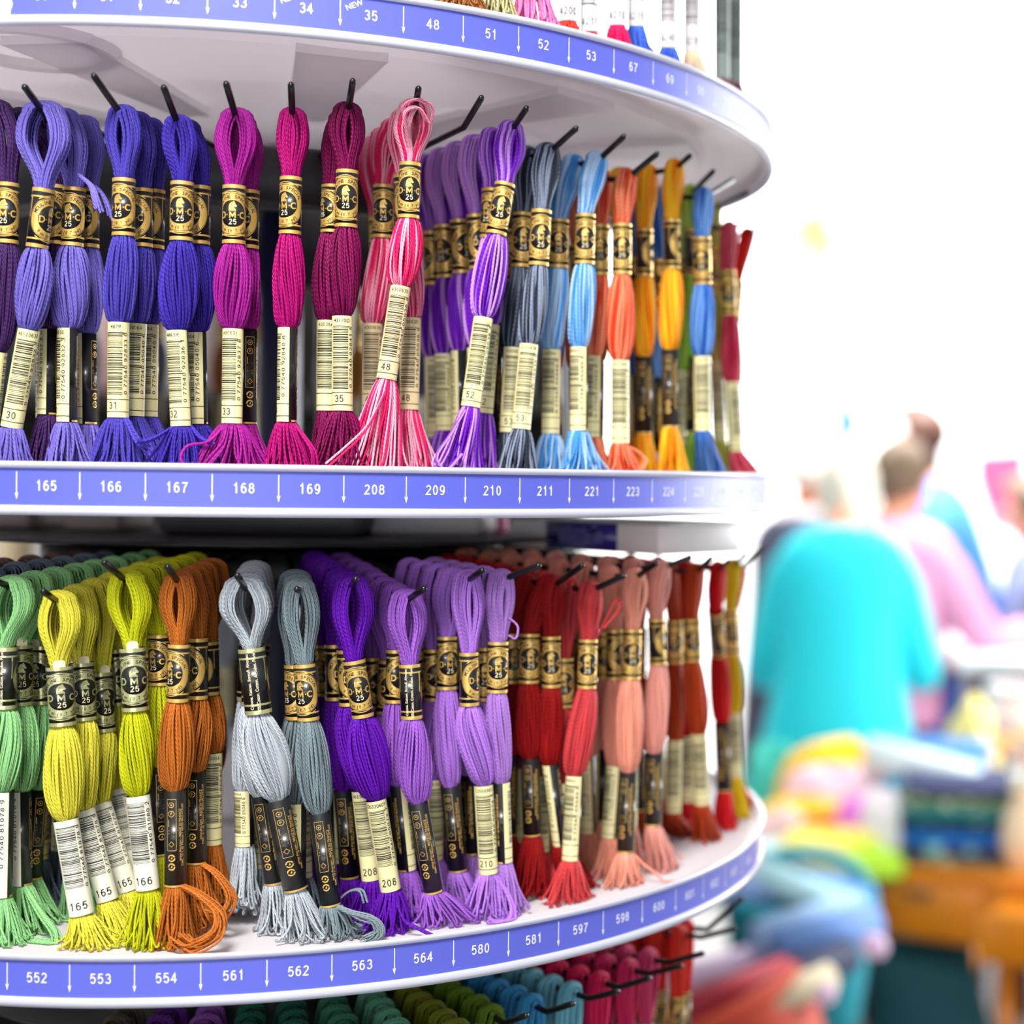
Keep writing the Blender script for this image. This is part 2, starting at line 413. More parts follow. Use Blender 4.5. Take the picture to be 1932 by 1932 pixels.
def big_label(gold, pale, dots=True):
    W = Wrap(0.52, 0.48, L1H); half = PI*W.rm
    for v0, v1 in ((0, -0.17), (-0.36, -0.44), (-L1H+0.44, -L1H+0.36), (-L1H+0.17, -L1H)):
        W.put(rect(-half, half, v1, v0, 40), 1)
    cy = -L1H/2
    W.put(ringp(0, cy, 0.63, 1.0, 48, 0.97), 1)                       # gold ring of the emblem
    W.put(ringp(0, cy, 0.955, 0.975, 48, 0.97), 2, 2)
    W.put(ringp(0, cy, 1.06, 1.10, 48, 0.99, 0.9, PI-0.9), 1); W.put(ringp(0, cy, 1.06, 1.10, 48, 0.99, PI+0.9, 2*PI-0.9), 1)
    for s in (-1, 1):
        for k in (0.95, 1.22): W.put(poly2([(s*1.02, cy+s*0), (s*1.06, cy), (s*1.06, cy+k*0.8), (s*0.99, cy+k*0.8)]), 1)
    for txt, r, mid, spread, size, flip in (('MOULINE SPECIAL', 0.80, PI/2, 1.20, 0.225, 1), ('8 m (8.7 yd)', 0.81, -PI/2, 0.72, 0.215, -1)):
        n = len(txt)
        for i, ch in enumerate(txt):
            if ch == ' ': continue
            a = mid+(spread*(1-2*i/(n-1)))*flip
            W.put(shift(char2d(ch, size), r*math.cos(a), cy+r*math.sin(a), a-PI/2 if flip > 0 else a+PI/2), 2, 2)
    W.put(shift(bold2d('M', 0.31), 0, cy-0.05), 1, 2)
    W.put(shift(bold2d('D', 0.31), -0.44, cy-0.05), 1, 2); W.put(shift(bold2d('C', 0.31), 0.44, cy-0.05), 1, 2)
    if not dots: W.put(poly2([(-0.22, -0.02)]+[(0.22*math.cos(a), 0.20+0.16*math.sin(a)) for a in (PI, PI*0.8, PI*0.6, PI*0.4, PI*0.2, 0)]+[(0.22, -0.02)]), 3, 3)
    if dots:
        for s in (-1, 1): W.put(discp(s*0.245, cy-0.05, 0.03, 1, 8), 1, 2)
    W.put(shift(text2d('25', 0.36)[:2], 0, cy-0.38), 3, 2)
    horse = [(-0.17, 0.14), (0.16, 0.14), (0.10, 0.24), (0.05, 0.31), (0.07, 0.345), (0.13, 0.30), (0.175, 0.325), (0.185, 0.37), (0.13, 0.44), (0.10, 0.52), (0.055, 0.60), (0.02, 0.555),
             (-0.06, 0.53), (-0.12, 0.46), (-0.155, 0.37), (-0.16, 0.26)]
    W.put(shift(poly2(horse), 0, cy), 1, 4)
    for k in range(3): W.put(poly2([(-0.11+0.02*k, cy+0.30+0.075*k), (-0.10+0.02*k, cy+0.29+0.075*k), (-0.02, cy+0.355+0.055*k), (-0.025, cy+0.36+0.055*k)]), 2, 5)
    for dx, t in ((half-0.13, 'Cotone. Katoen. Bomull. Algodao'), (half+0.13, '100% Coton. Cotton. Algodon. Puuvilla')):
        W.put(shift(text2d(t, 0.17)[:2], dx, cy, PI/2), 3)
    return W.mesh('label_band', [FOIL_BLACK, gold, FOIL_BLACK, pale])
BIG = {'gold': big_label(FOIL_GOLD, FOIL_PALE), 'green': big_label(FOIL_GREEN, FOIL_PALE, False)}
_bands = {}
def small_band(number, digits, code, paper, style='lines'):
    k = (number, digits, code, paper.name, style)
    if k in _bands: return _bands[k]
    W = Wrap(0.49, 0.465, L2H); rm = W.rm; hw = PI*rm*0.50
    r = random.Random(str(k))
    W.put(rect(-hw, hw, -L2H, 0, 24), 1)
    top = -0.42 if code else -0.25
    if code: W.put(shift(text2d(code, 0.24)[:2], 0, -0.22), 2, 2)
    y = top-0.05; bot = -3.35 if style == 'lines' else -3.15
    i = 0
    while y > bot:                                                 # the bars of the barcode
        h = r.choice((0.018, 0.018, 0.03, 0.045, 0.06)); ext = 0.08 if i in (0, 1, 20, 21) else 0
        W.put(rect(-hw*0.62, hw*0.42+ext, y-h, y, 8), 2, 2); y -= h+r.choice((0.022, 0.03, 0.045, 0.06)); i += 1
    v, f, wd = text2d(digits, 0.235); sc = 2.85/wd
    W.put(([(-yy*1.0+hw*0.62, xx*sc+(top+bot)/2-0.02) for xx, yy in v], f), 2, 2)
    if style == 'lines':
        for v0 in (-3.55, -4.12): W.put(rect(-hw, hw, v0-0.035, v0, 16), 2, 2)
        if number: W.put(shift(text2d(number, 0.46)[:2], -0.12, -3.85), 2, 2)
    elif number: W.put(shift(text2d(number, 0.50)[:2], -0.02, -3.95), 2, 2)
    g = PI*rm                                                      # the black half: care symbols in gold
    u0, u1 = g-0.30, g+0.12
    for a, b, c_, d in ((u0, u0+0.02, -2.7, -0.35), (u1, u1+0.02, -2.7, -0.35), (u0, u1, -0.37, -0.35), (u0, u1, -2.72, -2.70)): W.put(rect(a, b, c_, d, 3), 3)
    um = (u0+u1)/2
    W.put(ringp(um, -0.62, 0.10, 0.125, 20), 3); W.put(discp(um, -0.62, 0.04, 1, 8), 3)
    W.put(ringp(um, -1.02, 0.12, 0.145, 20), 3); W.put(shift(text2d('P', 0.17)[:2], um, -1.02), 3)
    W.put(poly2([(um-0.14, -1.30), (um-0.11, -1.30), (um-0.11, -1.58), (um+0.12, -1.58), (um+0.12, -1.61), (um-0.14, -1.61)]), 3)
    for q in (0, 0.14): W.put(poly2([(um-0.13, -1.80-q), (um+0.13, -1.93-q), (um+0.13, -1.90-q), (um-0.13, -1.77-q)]), 3)
    W.put(ringp(um, -2.42, 0.11, 0.135, 4), 3)
    for yc in (-3.05, -3.45):
        W.put(ringp(um, yc, 0.11, 0.17, 20, 1, 0.3, PI+0.1), 3); W.put(ringp(um, yc, 0.11, 0.17, 20, 1, PI+0.5, 2*PI), 3)
        W.put(poly2([(um-0.03, yc-0.06), (um+0.05, yc-0.03), (um+0.03, yc+0.07), (um-0.01, yc+0.03)]), 3)
    for du, t in ((0.30, 'www.dmc.com - MADE IN FRANCE'), (0.42, 'DMC 13 r. de Pfastatt F 68200 MULHOUSE')):
        W.put(shift(text2d(t, 0.16)[:2], g+du, -2.0, PI/2), 3)
    W.put(rect(g-0.62, g+0.62, -L2H, -L2H+0.09, 12), 3)
    me = W.mesh('barcode_band', [FOIL_BLACK, paper, INK, FOIL_GOLD]); _bands[k] = me
    return me

# ------------------------------------------------------------------ skeins
def smooth(t): t = min(1, max(0, t)); return t*t*(3-2*t)
class Strands:
    """many thin tubes in one mesh, with strand UVs and a tone per strand"""
    def __init__(s): s.v = []; s.f = []; s.uv = []; s.t = []; s.n = 0
    def add(s, P, rad, tone, ns=5, ply=1.0):
        P = np.asarray(P, float); k = len(P)
        T = np.gradient(P, axis=0); T /= np.linalg.norm(T, axis=1)[:, None]+1e-9
        U = np.zeros_like(P); ref = np.array([0.31, -0.9, 0.12]); ref = ref-T[0]*ref.dot(T[0]); u = ref/np.linalg.norm(ref)
        for i in range(k):
            u = u-T[i]*u.dot(T[i]); u = u/(np.linalg.norm(u)+1e-9); U[i] = u
        Bn = np.cross(T, U); a = np.arange(ns)*2*PI/ns
        rad = np.broadcast_to(rad, (k,))
        V = P[:, None, :]+(U[:, None, :]*np.cos(a)[None, :, None]+Bn[:, None, :]*np.sin(a)[None, :, None])*rad[:, None, None]
        s.v.append(V.reshape(-1, 3))
        ln = np.concatenate([[0], np.cumsum(np.linalg.norm(np.diff(P, axis=0), axis=1))])
        i = np.arange(k-1)[:, None]; j = np.arange(ns)[None, :]; j2 = (j+1) % ns
        F = np.stack([i*ns+j, i*ns+j2, (i+1)*ns+j2, (i+1)*ns+j], -1).reshape(-1, 4)+s.n
        s.f.append(F)
        uu = np.stack([np.broadcast_to(ln[:-1, None], (k-1, ns)), np.broadcast_to(ln[:-1, None], (k-1, ns)), np.broadcast_to(ln[1:, None], (k-1, ns)), np.broadcast_to(ln[1:, None], (k-1, ns))], -1)
        vv = np.stack([j/ns+0*i, (j+1)/ns+0*i, (j+1)/ns+0*i, j/ns+0*i], -1)
        s.uv.append(np.stack([uu*ply, vv*ply], -1).reshape(-1, 2))
        s.t.append(np.repeat(np.broadcast_to(tone, (k,)), ns)); s.n += k*ns
    def mesh(s, name):
        v = np.concatenate(s.v)/100; f = np.concatenate(s.f); uv = np.concatenate(s.uv); t = np.concatenate(s.t)
        me = bpy.data.meshes.new(name)
        me.vertices.add(len(v)); me.vertices.foreach_set('co', v.ravel().astype(np.float32))
        me.loops.add(len(f)*4); me.loops.foreach_set('vertex_index', f.ravel().astype(np.int32))
        me.polygons.add(len(f)); me.polygons.foreach_set('loop_start', np.arange(0, len(f)*4, 4, dtype=np.int32))
        me.polygons.foreach_set('use_smooth', np.ones(len(f), dtype=bool))
        me.update()
        l = me.uv_layers.new(name='strand'); l.data.foreach_set('uv', uv.ravel().astype(np.float32))
        at_ = me.attributes.new('tone', 'FLOAT', 'POINT'); at_.data.foreach_set('value', t.astype(np.float32))
        return me
def catmull(P, n):
    P = np.asarray(P, float); P = np.vstack([2*P[0]-P[1], P, 2*P[-1]-P[-2]]); out = []
    for i in range(1, len(P)-2):
        for t in np.linspace(0, 1, n, endpoint=False):
            a, b, c, d = P[i-1:i+3]
            out.append(0.5*((2*b)+(-a+c)*t+(2*a-5*b+4*c-d)*t*t+(-a+3*b-3*c+d)*t**3))
    out.append(P[-2]); return np.array(out)
def hank(S, lw=0.80, bw=0.90, spread=1.2, seed=0, vari=False, nper=23, extra=(), floor=None, open_=1.0, dense=True):
    """S: six spine points (local cm) rod centre, big label top/bottom, small band top/bottom, tassel end. x across the rod, -y outwards."""
    r = np.random.default_rng(seed); st = Strands()
    S = [np.array(p, float) for p in S]
    segs = []                                            # (zone, local t, point)
    for z, n in ((0, 13), (1, 4), (2, 13), (3, 5), (4, 9)):
        for q in range(n): segs.append((z, q/n))
    segs.append((4, 1.0))
    def spine(z, t):
        a, b = S[z], S[z+1]
        pa = S[z-1] if z > 0 else a; pd = S[z+2] if z < 4 else b
        if z in (1, 3): return a+(b-a)*t                 # the labels hold the threads straight
        da = (b-a); m0 = (a-pa) if z in (2, 4) else da; m1 = (pd-b) if z in (0, 2) else da
        L = np.linalg.norm(da); m0 = m0/(np.linalg.norm(m0)+1e-9)*L*0.6; m1 = m1/(np.linalg.norm(m1)+1e-9)*L*0.6
        h = t
        return (2*h**3-3*h*h+1)*a+(h**3-2*h*h+h)*m0+(-2*h**3+3*h*h)*b+(h**3-h*h)*m1
    if floor is not None: S[5][2] = max(S[5][2], floor+0.12)
    sp = np.array([spine(z, t) for z, t in segs]); K = len(segs)
    hloop = np.linalg.norm(S[1]-S[0])
    twist = r.uniform(-0.7, 0.9); asym = r.uniform(-0.12, 0.12)
    spin = r.uniform(-0.25, 0.25)
    trad = 0.056
    lw = max(lw, 0.45)
    def side(s, u, v, wob, ends):
        out = []; w1, w2, w3, w4 = wob
        lean = 1.0+s*asym
        for i, (z, t) in enumerate(segs):
            ph = w1+i*0.22
            jx = 0.028*math.sin(ph+w2)+0.02*math.sin(2.3*ph+w3); jy = 0.028*math.sin(1.3*ph+w4)
            if z == 0:
                m = 1-smooth(t)**0.9
                wl, dl = 0.30+0.05*m, 0.50
                prof = math.sin(PI*min(1, (t*0.80+0.20)))**0.75
                c = max(0.16, (lw-0.30)*prof*open_*lean)
                up = (u-0.5)*2
                xl = s*(c+up*wl); yl = v*dl
                k = smooth((t-0.35)/0.65)
                x = xl*(1-k)+s*u*0.39*k; y = yl*(1-k)+v*0.36*k
                out.append(sp[i]+np.array([x+jx*0.6, y+jy, 0]))
            elif z in (1, 3):
                wx = 0.38; a = twist*(0 if z == 1 else 1)
                x, y = s*u*wx, v*0.35
                out.append(sp[i]+np.array([x*math.cos(a)-y*math.sin(a), x*math.sin(a)+y*math.cos(a), 0])*0.93)
            elif z == 2:
                e = math.sin(PI*t)**0.8; e = e*(1+0.25*(t-0.5))
                W = 0.39+(bw-0.06-0.39)*min(1, e); Dp = 0.36+(0.26+0.18*(bw-0.8))*e
                a = twist*smooth(t)
                x, y = s*u*W, v*Dp
                kx = 1+0.35*e
                out.append(sp[i]+np.array([x*math.cos(a)-y*math.sin(a)+jx*kx, x*math.sin(a)+y*math.cos(a)+jy*kx, 0]))
            else:
                e = t**0.8
                a = twist+spin*t
                x, y = s*u, v
                x, y = x*math.cos(a)-y*math.sin(a), x*math.sin(a)+y*math.cos(a)
                W = 0.39+(spread-0.39)*e; Dp = 0.36+0.40*e
                p = sp[i]+np.array([x*W+(jx*4+ends[0]*t*t*0.35)*e, y*Dp+jy*3*e, ends[2]*t])
                if floor is not None and p[2] < floor+0.1: p[2] = floor+0.1+0.1*abs(jx)
                out.append(p)
        # looped end
        p = out[-1]; R = ends[1]; d = np.array([math.cos(ends[3]), math.sin(ends[3])*0.5, 0])
        for q in range(1, 6):
            a = PI*q/5
            qv = p+d*R*(1-math.cos(a))+np.array([0, 0, -R*math.sin(a)])
            if q == 5: qv = qv+np.array([0, 0, R*0.9])
            if floor is not None and qv[2] < floor+0.1: qv[2] = floor+0.1
            out.append(qv)
        return out
    rod = 0.16
    layers = [(1.0, nper)] + ([(0.62, max(4, nper//2))] if dense else [])
    for sc_, n in layers:
        for i in range(n):
            f = -PI/2+PI*(i+0.5)/n+r.uniform(-0.04, 0.04)
            u, v = max(0.03, math.cos(f))*sc_, math.sin(f)*sc_
            halves = []
            for s in (-1, 1):
                wob = r.uniform(0, 6.28, 4)
                ends = (r.normal(0, 0.8), abs(r.normal(0.08, 0.04)), r.normal(-0.05, 0.20), r.uniform(0, 6.28))
                halves.append(side(s, u, v, wob, ends))
            # arch over the rod joins the two legs
            l0, r0 = halves[0][0], halves[1][0]
            arch = []
            top = S[0]+np.array([0, 0, rod+0.06+u*0.34])
            for q in range(1, 8):
                a = PI*q/8
                x = (l0[0]+r0[0])/2-math.cos(a)*(r0[0]-l0[0])/2
                y = l0[1]+(r0[1]-l0[1])*q/8
                zz = (l0[2]*(1-q/8)+r0[2]*q/8)+(top[2]-S[0][2])*math.sin(a)**0.8
                arch.append(np.array([x, y*(0.75+0.25*abs(math.cos(a)))+S[0][1]*0, zz]))
            P = np.array(halves[0][::-1]+arch+halves[1])
            tl = np.linspace(0, 1, len(P))
            if vari:
                tone = 0.5+0.55*np.sin(2*PI*(tl*r.uniform(1.2, 2.2)+r.uniform(0, 1)))+r.normal(0, 0.22)
                tone = np.clip(tone, 0, 1)
            else: tone = np.clip(np.full(len(P), r.normal(0.5, 0.27)), 0, 1)
            st.add(P, trad*r.uniform(0.9, 1.12), tone, 5)
    # solid heart of the hank, so no daylight shows between the strands
    for s in (-1, 1):
        P = []; R = []
        for i, (z, t) in enumerate(segs):
            if z == 4 and t > 0.5: break
            if z == 0:
                prof = math.sin(PI*min(1, (t*0.80+0.20)))**0.75
                c = max(0.16, (lw-0.30)*prof*open_*(1+s*asym)); k = smooth((t-0.35)/0.65)
                P.append(sp[i]+np.array([s*(c*(1-k)+0.15*k), 0, 0])); R.append(0.22)
            elif z == 2:
                e = math.sin(PI*t)**0.8; W = 0.39+(bw-0.06-0.39)*min(1, e); P.append(sp[i]+np.array([s*0.40*W, 0, 0])); R.append(0.52*W)
            else: P.append(sp[i]+np.array([s*0.14, 0, 0])); R.append(0.22)
        st.add(P, R, 0.3, 8, 0.0)
    for pts, cnt, wd in extra:                            # stray loops and curled ends
        for q in range(cnt):
            off = r.normal(0, wd, 3); base = np.array(pts, float)
            wgt = np.linspace(0.3, 1, len(base))[:, None]
            sc2 = 1+r.normal(0, 0.05)
            P = catmull(base+off*wgt+(base-base[0])*(sc2-1), 7)
            if floor is not None: P[:, 2] = np.maximum(P[:, 2], floor+0.08)
            st.add(P, trad, float(np.clip(r.normal(0.6, 0.25), 0, 1)), 6)
    return st.mesh('thread_hank')

MATS = {}
def tm(key):
    c = COL[key]
    if key not in MATS: MATS[key] = thread_mat(key+'_floss', c[1], c[2] if len(c) > 2 else None)
    return MATS[key]
COL = {
 'dark purple': ('dark purple', (66, 34, 92)), 'lavender': ('lavender blue', (120, 108, 205)), 'blueviolet': ('blue violet', (78, 66, 178)),
 'indigo': ('indigo', (62, 44, 165)), 'orchid': ('magenta violet', (166, 28, 146)), 'magenta': ('crimson magenta', (174, 4, 110)),
 'wine': ('dark wine magenta', (122, 2, 74)), 'pink48': ('variegated pink', (236, 30, 100), (252, 176, 200)),
 'purple52': ('variegated purple', (112, 24, 190), (206, 150, 236)), 'slate': ('variegated slate grey', (36, 44, 60), (138, 150, 172)),
 'skyblue': ('variegated sky blue', (70, 150, 226), (182, 214, 246)), 'coralorange': ('variegated orange red', (232, 70, 34), (250, 150, 110)),
 'amber': ('variegated amber', (252, 140, 8), (255, 200, 40)), 'lime': ('variegated lime green', (130, 196, 40), (214, 226, 110)),
 'royal': ('variegated royal blue', (30, 92, 190), (120, 170, 235)), 'olive': ('variegated olive yellow', (166, 170, 60), (220, 214, 120)),
 'rose': ('variegated rose red', (186, 26, 66), (232, 100, 120)), 'scarlet': ('scarlet', (238, 28, 12)),
 'green': ('pale green', (150, 212, 140)), 'yellow': ('pale yellow', (232, 222, 70)), 'chartreuse': ('chartreuse', (204, 208, 22)),
 'rust': ('copper brown', (188, 104, 34)), 'silver': ('silver grey', (190, 198, 206)), 'steel': ('steel grey', (126, 142, 148)),
 'violet': ('deep violet', (98, 14, 172)), 'plum': ('medium lilac', (160, 96, 206)), 'lilac': ('light lilac', (180, 122, 226)),
 'pale lilac': ('pale lilac', (184, 132, 222)), 'blood': ('dark red', (160, 14, 16)), 'coral': ('coral red', (206, 62, 66)),
 'peach': ('peach', (244, 156, 132)), 'salmon': ('salmon pink', (238, 160, 146)), 'brick': ('burnt orange', (184, 62, 18)),
 'red': ('bright red', (216, 14, 22)), 'sun': ('golden yellow', (250, 206, 16)), 'crimson': ('crimson red', (226, 10, 50)),
 'taupe': ('grey brown', (84, 74, 62)), 'grape': ('grape purple', (92, 34, 132)), 'mauve': ('mauve', (140, 80, 170)), 'pine': ('pine green', (30, 92, 76)), 'sea': ('sea green', (58, 128, 100)),
 'jade': ('jade green', (92, 162, 128)), 'moss': ('moss green', (112, 118, 24)), 'fern': ('fern green', (92, 124, 20)), 'azure': ('azure blue', (52, 142, 196)), 'aqua': ('pale aqua', (116, 188, 206)),
 'cherry': ('cherry red', (206, 10, 62)), 'raspberry': ('raspberry pink', (220, 24, 88)), 'hotpink': ('deep pink', (218, 40, 100)), 'pinkrose': ('rose pink', (222, 70, 120)),
 'tan': ('tan brown', (160, 100, 50)), 'khaki': ('khaki beige', (186, 178, 130)), 'candy': ('candy pink', (250, 130, 190)), 'poppy': ('poppy red', (240, 60, 44)),
 'fuchsia': ('fuchsia', (226, 14, 90)), 'cobalt': ('cobalt blue', (60, 100, 210)), 'cream': ('pale peach', (240, 214, 180)), 'maroon': ('maroon', (130, 40, 80)),
 'storm': ('storm blue grey', (96, 112, 128)), 'umber': ('umber brown', (96, 70, 58)), 'white': ('white', (226, 226, 226)), 'smoke': ('smoke grey', (120, 122, 130)), 'denim': ('denim blue', (70, 84, 140)), 'ochre': ('ochre', (196, 140, 60))}
CODES = {'30': ('0 77540 92832 3', '48120630'), '31': ('0 77540 92833 0', '487P'), '32': ('0 77540 92836 1', '4863X'), '33': ('0 77540 92837 8', '480631'),
         '34': ('0 77540 92840 8', ''), '35': ('0 77540 92841 5', '43110D'), '48': ('0 77540 05036 9', '4300635'), '52': ('0 77540 05038 3', ''), '53': ('0 77540 05039 0', '4300639'),
         '165': ('0 77540 81078 9', ''), '166': ('0 77540 81080 2', ''), '208': ('0 77540 05072 7', '0633060Y'), '210': ('0 77540 05074 1', '12066061'), '': ('0 77540 05040 6', '430064')}
ORD = ['front', 'second', 'third', 'fourth', 'fifth', 'sixth', 'seventh', 'eighth']
def band_for(num, paper=None, style='lines'):
    d, c = CODES.get(num, CODES[''])
    return small_band(num, d, c, paper or CREAM, style)
RODLINE = {}
def finish(root, key, hk, lab1, lab2, name1='label_band', name2='barcode_band'):
    o = link('thread_hank', hk, root); hk_mats(o, key)
    return o
def hk_mats(o, key):
    if len(o.data.materials) == 0: o.data.materials.append(None)
    o.material_slots[0].link = 'OBJECT'; o.material_slots[0].material = tm(key)
def place_sleeve(name, me, root, p0, p1, face, h, k=1.0):
    """a paper sleeve between two local points, its artwork turned to the horizontal direction face"""
    o = link(name, me, root)
    p0 = Vector(p0)/100; p1 = Vector(p1)/100; zax = (p0-p1).normalized()
    f = Vector(face); f = (f-zax*f.dot(zax)).normalized(); yax = -f; xax = yax.cross(zax)
    M = Matrix((xax, yax, zax)).transposed()
    M = M@Matrix.Diagonal((k, k, (p0-p1).length*100/h))
    o.matrix_basis = Matrix.Translation(p0)@M.to_4x4()
    return o
def words(place, rank): return place
TOT = [0]
def skein(tier, pk, rank, key, pts, spread, lw, bw, ph1, ph2, num='', label='', group='', big='gold', paper=None, style='lines', extra=(), open_=1.0, k=1.0, rr=None, dp=0.0):
    """a skein whose rod point, sleeves and tassel are given as photo positions on the cylinder where it hangs"""
    r = rr if rr is not None else 28.5-1.75*rank
    tid = (tier, pk)
    P = [cyl(x, y, r)+ray(x, y)*dp for x, y in pts]
    if rank == 0 or tid not in RODLINE:
        P[0] = P[0]-np.array([0, 0, 0.50]); th = ang(P[0])
        rad = math.hypot(P[0][0], AX-P[0][1])
        RODLINE[tid] = (th, rad, P[0][2])
    th, rad, zz = RODLINE[tid]
    if rank > 0: P[0] = rod_point(tid, r)
    c, s = math.cos(-th), math.sin(-th)
    def loc(p): d = p-P[0]; return np.array([d[0]*c-d[1]*s, d[0]*s+d[1]*c, d[2]])
    S = [loc(p) for p in P]
    flo = {'T': ZT, 'M': ZM, 'L': ZB}[tier]-0.25-P[0][2]
    sc = 100.0  # px per cm is about FP/depth
    dep = float(np.dot(P[0], _cf)); pc = dep/FP
    ex = [([loc(cyl(x, y, r+dr)) for x, y, dr in e], n, wd) for e, n, wd in extra]
    TOT[0] += 1
    me = hank(S, lw*pc, bw*pc, spread*pc, seed=TOT[0], vari=len(COL[key]) > 2, extra=ex, floor=flo, open_=open_)
    root = empty('thread_skein', cmw(P[0]), th)
    tag(root, label, 'thread skein', group)
    o = link('thread_hank', me, root); hk_mats(o, key)
    v = np.array([-P[0][0], -P[0][1], 0]); v /= np.linalg.norm(v); vl = (v[0]*c-v[1]*s, v[0]*s+v[1]*c)
    a0 = math.atan2(vl[1], vl[0])
    def face(ph): a = a0+math.radians(ph); return (math.cos(a), math.sin(a), 0)
    place_sleeve('label_band', BIG[big], root, S[1], S[2], face(ph1), L1H, k)
    place_sleeve('barcode_band', band_for(num, paper, style), root, S[3], S[4], face(ph2), L2H, k*0.98)
    return root
def rod_point(tid, r):
    th, rad, z = RODLINE[tid]; zi = {'T': 38.0, 'M': 16.85, 'L': -4.75, 'B': -27.6}[tid[0]]
    hr = 14.0 if tid[0] == 'L' else 19.0
    t = max(0.0, (rad-r)/(rad-hr)) if rad > hr else 0
    return pol(r, th, z+(zi-z)*t)
# generic skeins for the rows behind: a few shapes, copied
GEN = []
for i in range(6):
    q = random.Random(100+i)
    S = [(0, 0, 0)]
    for z in (-3.7, -6.42, -10.4, -14.7, -17.3): S.append((S[-1][0]+q.uniform(-0.22, 0.22), S[-1][1]+q.uniform(-0.12, 0.12), z+q.uniform(-0.15, 0.15)))
    GEN.append((S, hank(S, q.uniform(0.78, 0.95), q.uniform(0.8, 0.95), q.uniform(0.85, 1.25), 500+i, i % 2 == 1, 13), q))
def generic(tier, pk, r, key, num, label, group, big='gold', paper=None, style='lines', scale=1.0, seed=0, dz=0.0):
    tid = (tier, pk); q = random.Random(hash((tier, pk, round(r*10))) & 0xffff if False else int(abs(r)*97)+pk*131+ord(tier[0])*7+seed)
    P = rod_point(tid, r); th = RODLINE[tid][0]
    vr = len(COL[key]) > 2
    S, me, _ = GEN[q.choice((1, 3, 5) if vr else (0, 2, 4))]
    root = empty('thread_skein', cmw(P+np.array([0, 0, dz])), th+q.uniform(-0.12, 0.12)); root.scale = (scale, scale, scale)
    tag(root, label, 'thread skein', group)
    o = link('thread_hank', me, root); hk_mats(o, key)
    v = math.atan2(-P[1], -P[0])-th
    a1, a2 = v+math.radians(q.uniform(-70, 70)), v+math.radians(q.choice((-120, -70, 0, 70, 120))+q.uniform(-25, 25))
    place_sleeve('label_band', BIG[big], root, S[1], S[2], (math.cos(a1), math.sin(a1), 0), L1H)
    place_sleeve('barcode_band', band_for(num, paper, style), root, S[3], S[4], (math.cos(a2), math.sin(a2), 0), L2H)
    return root
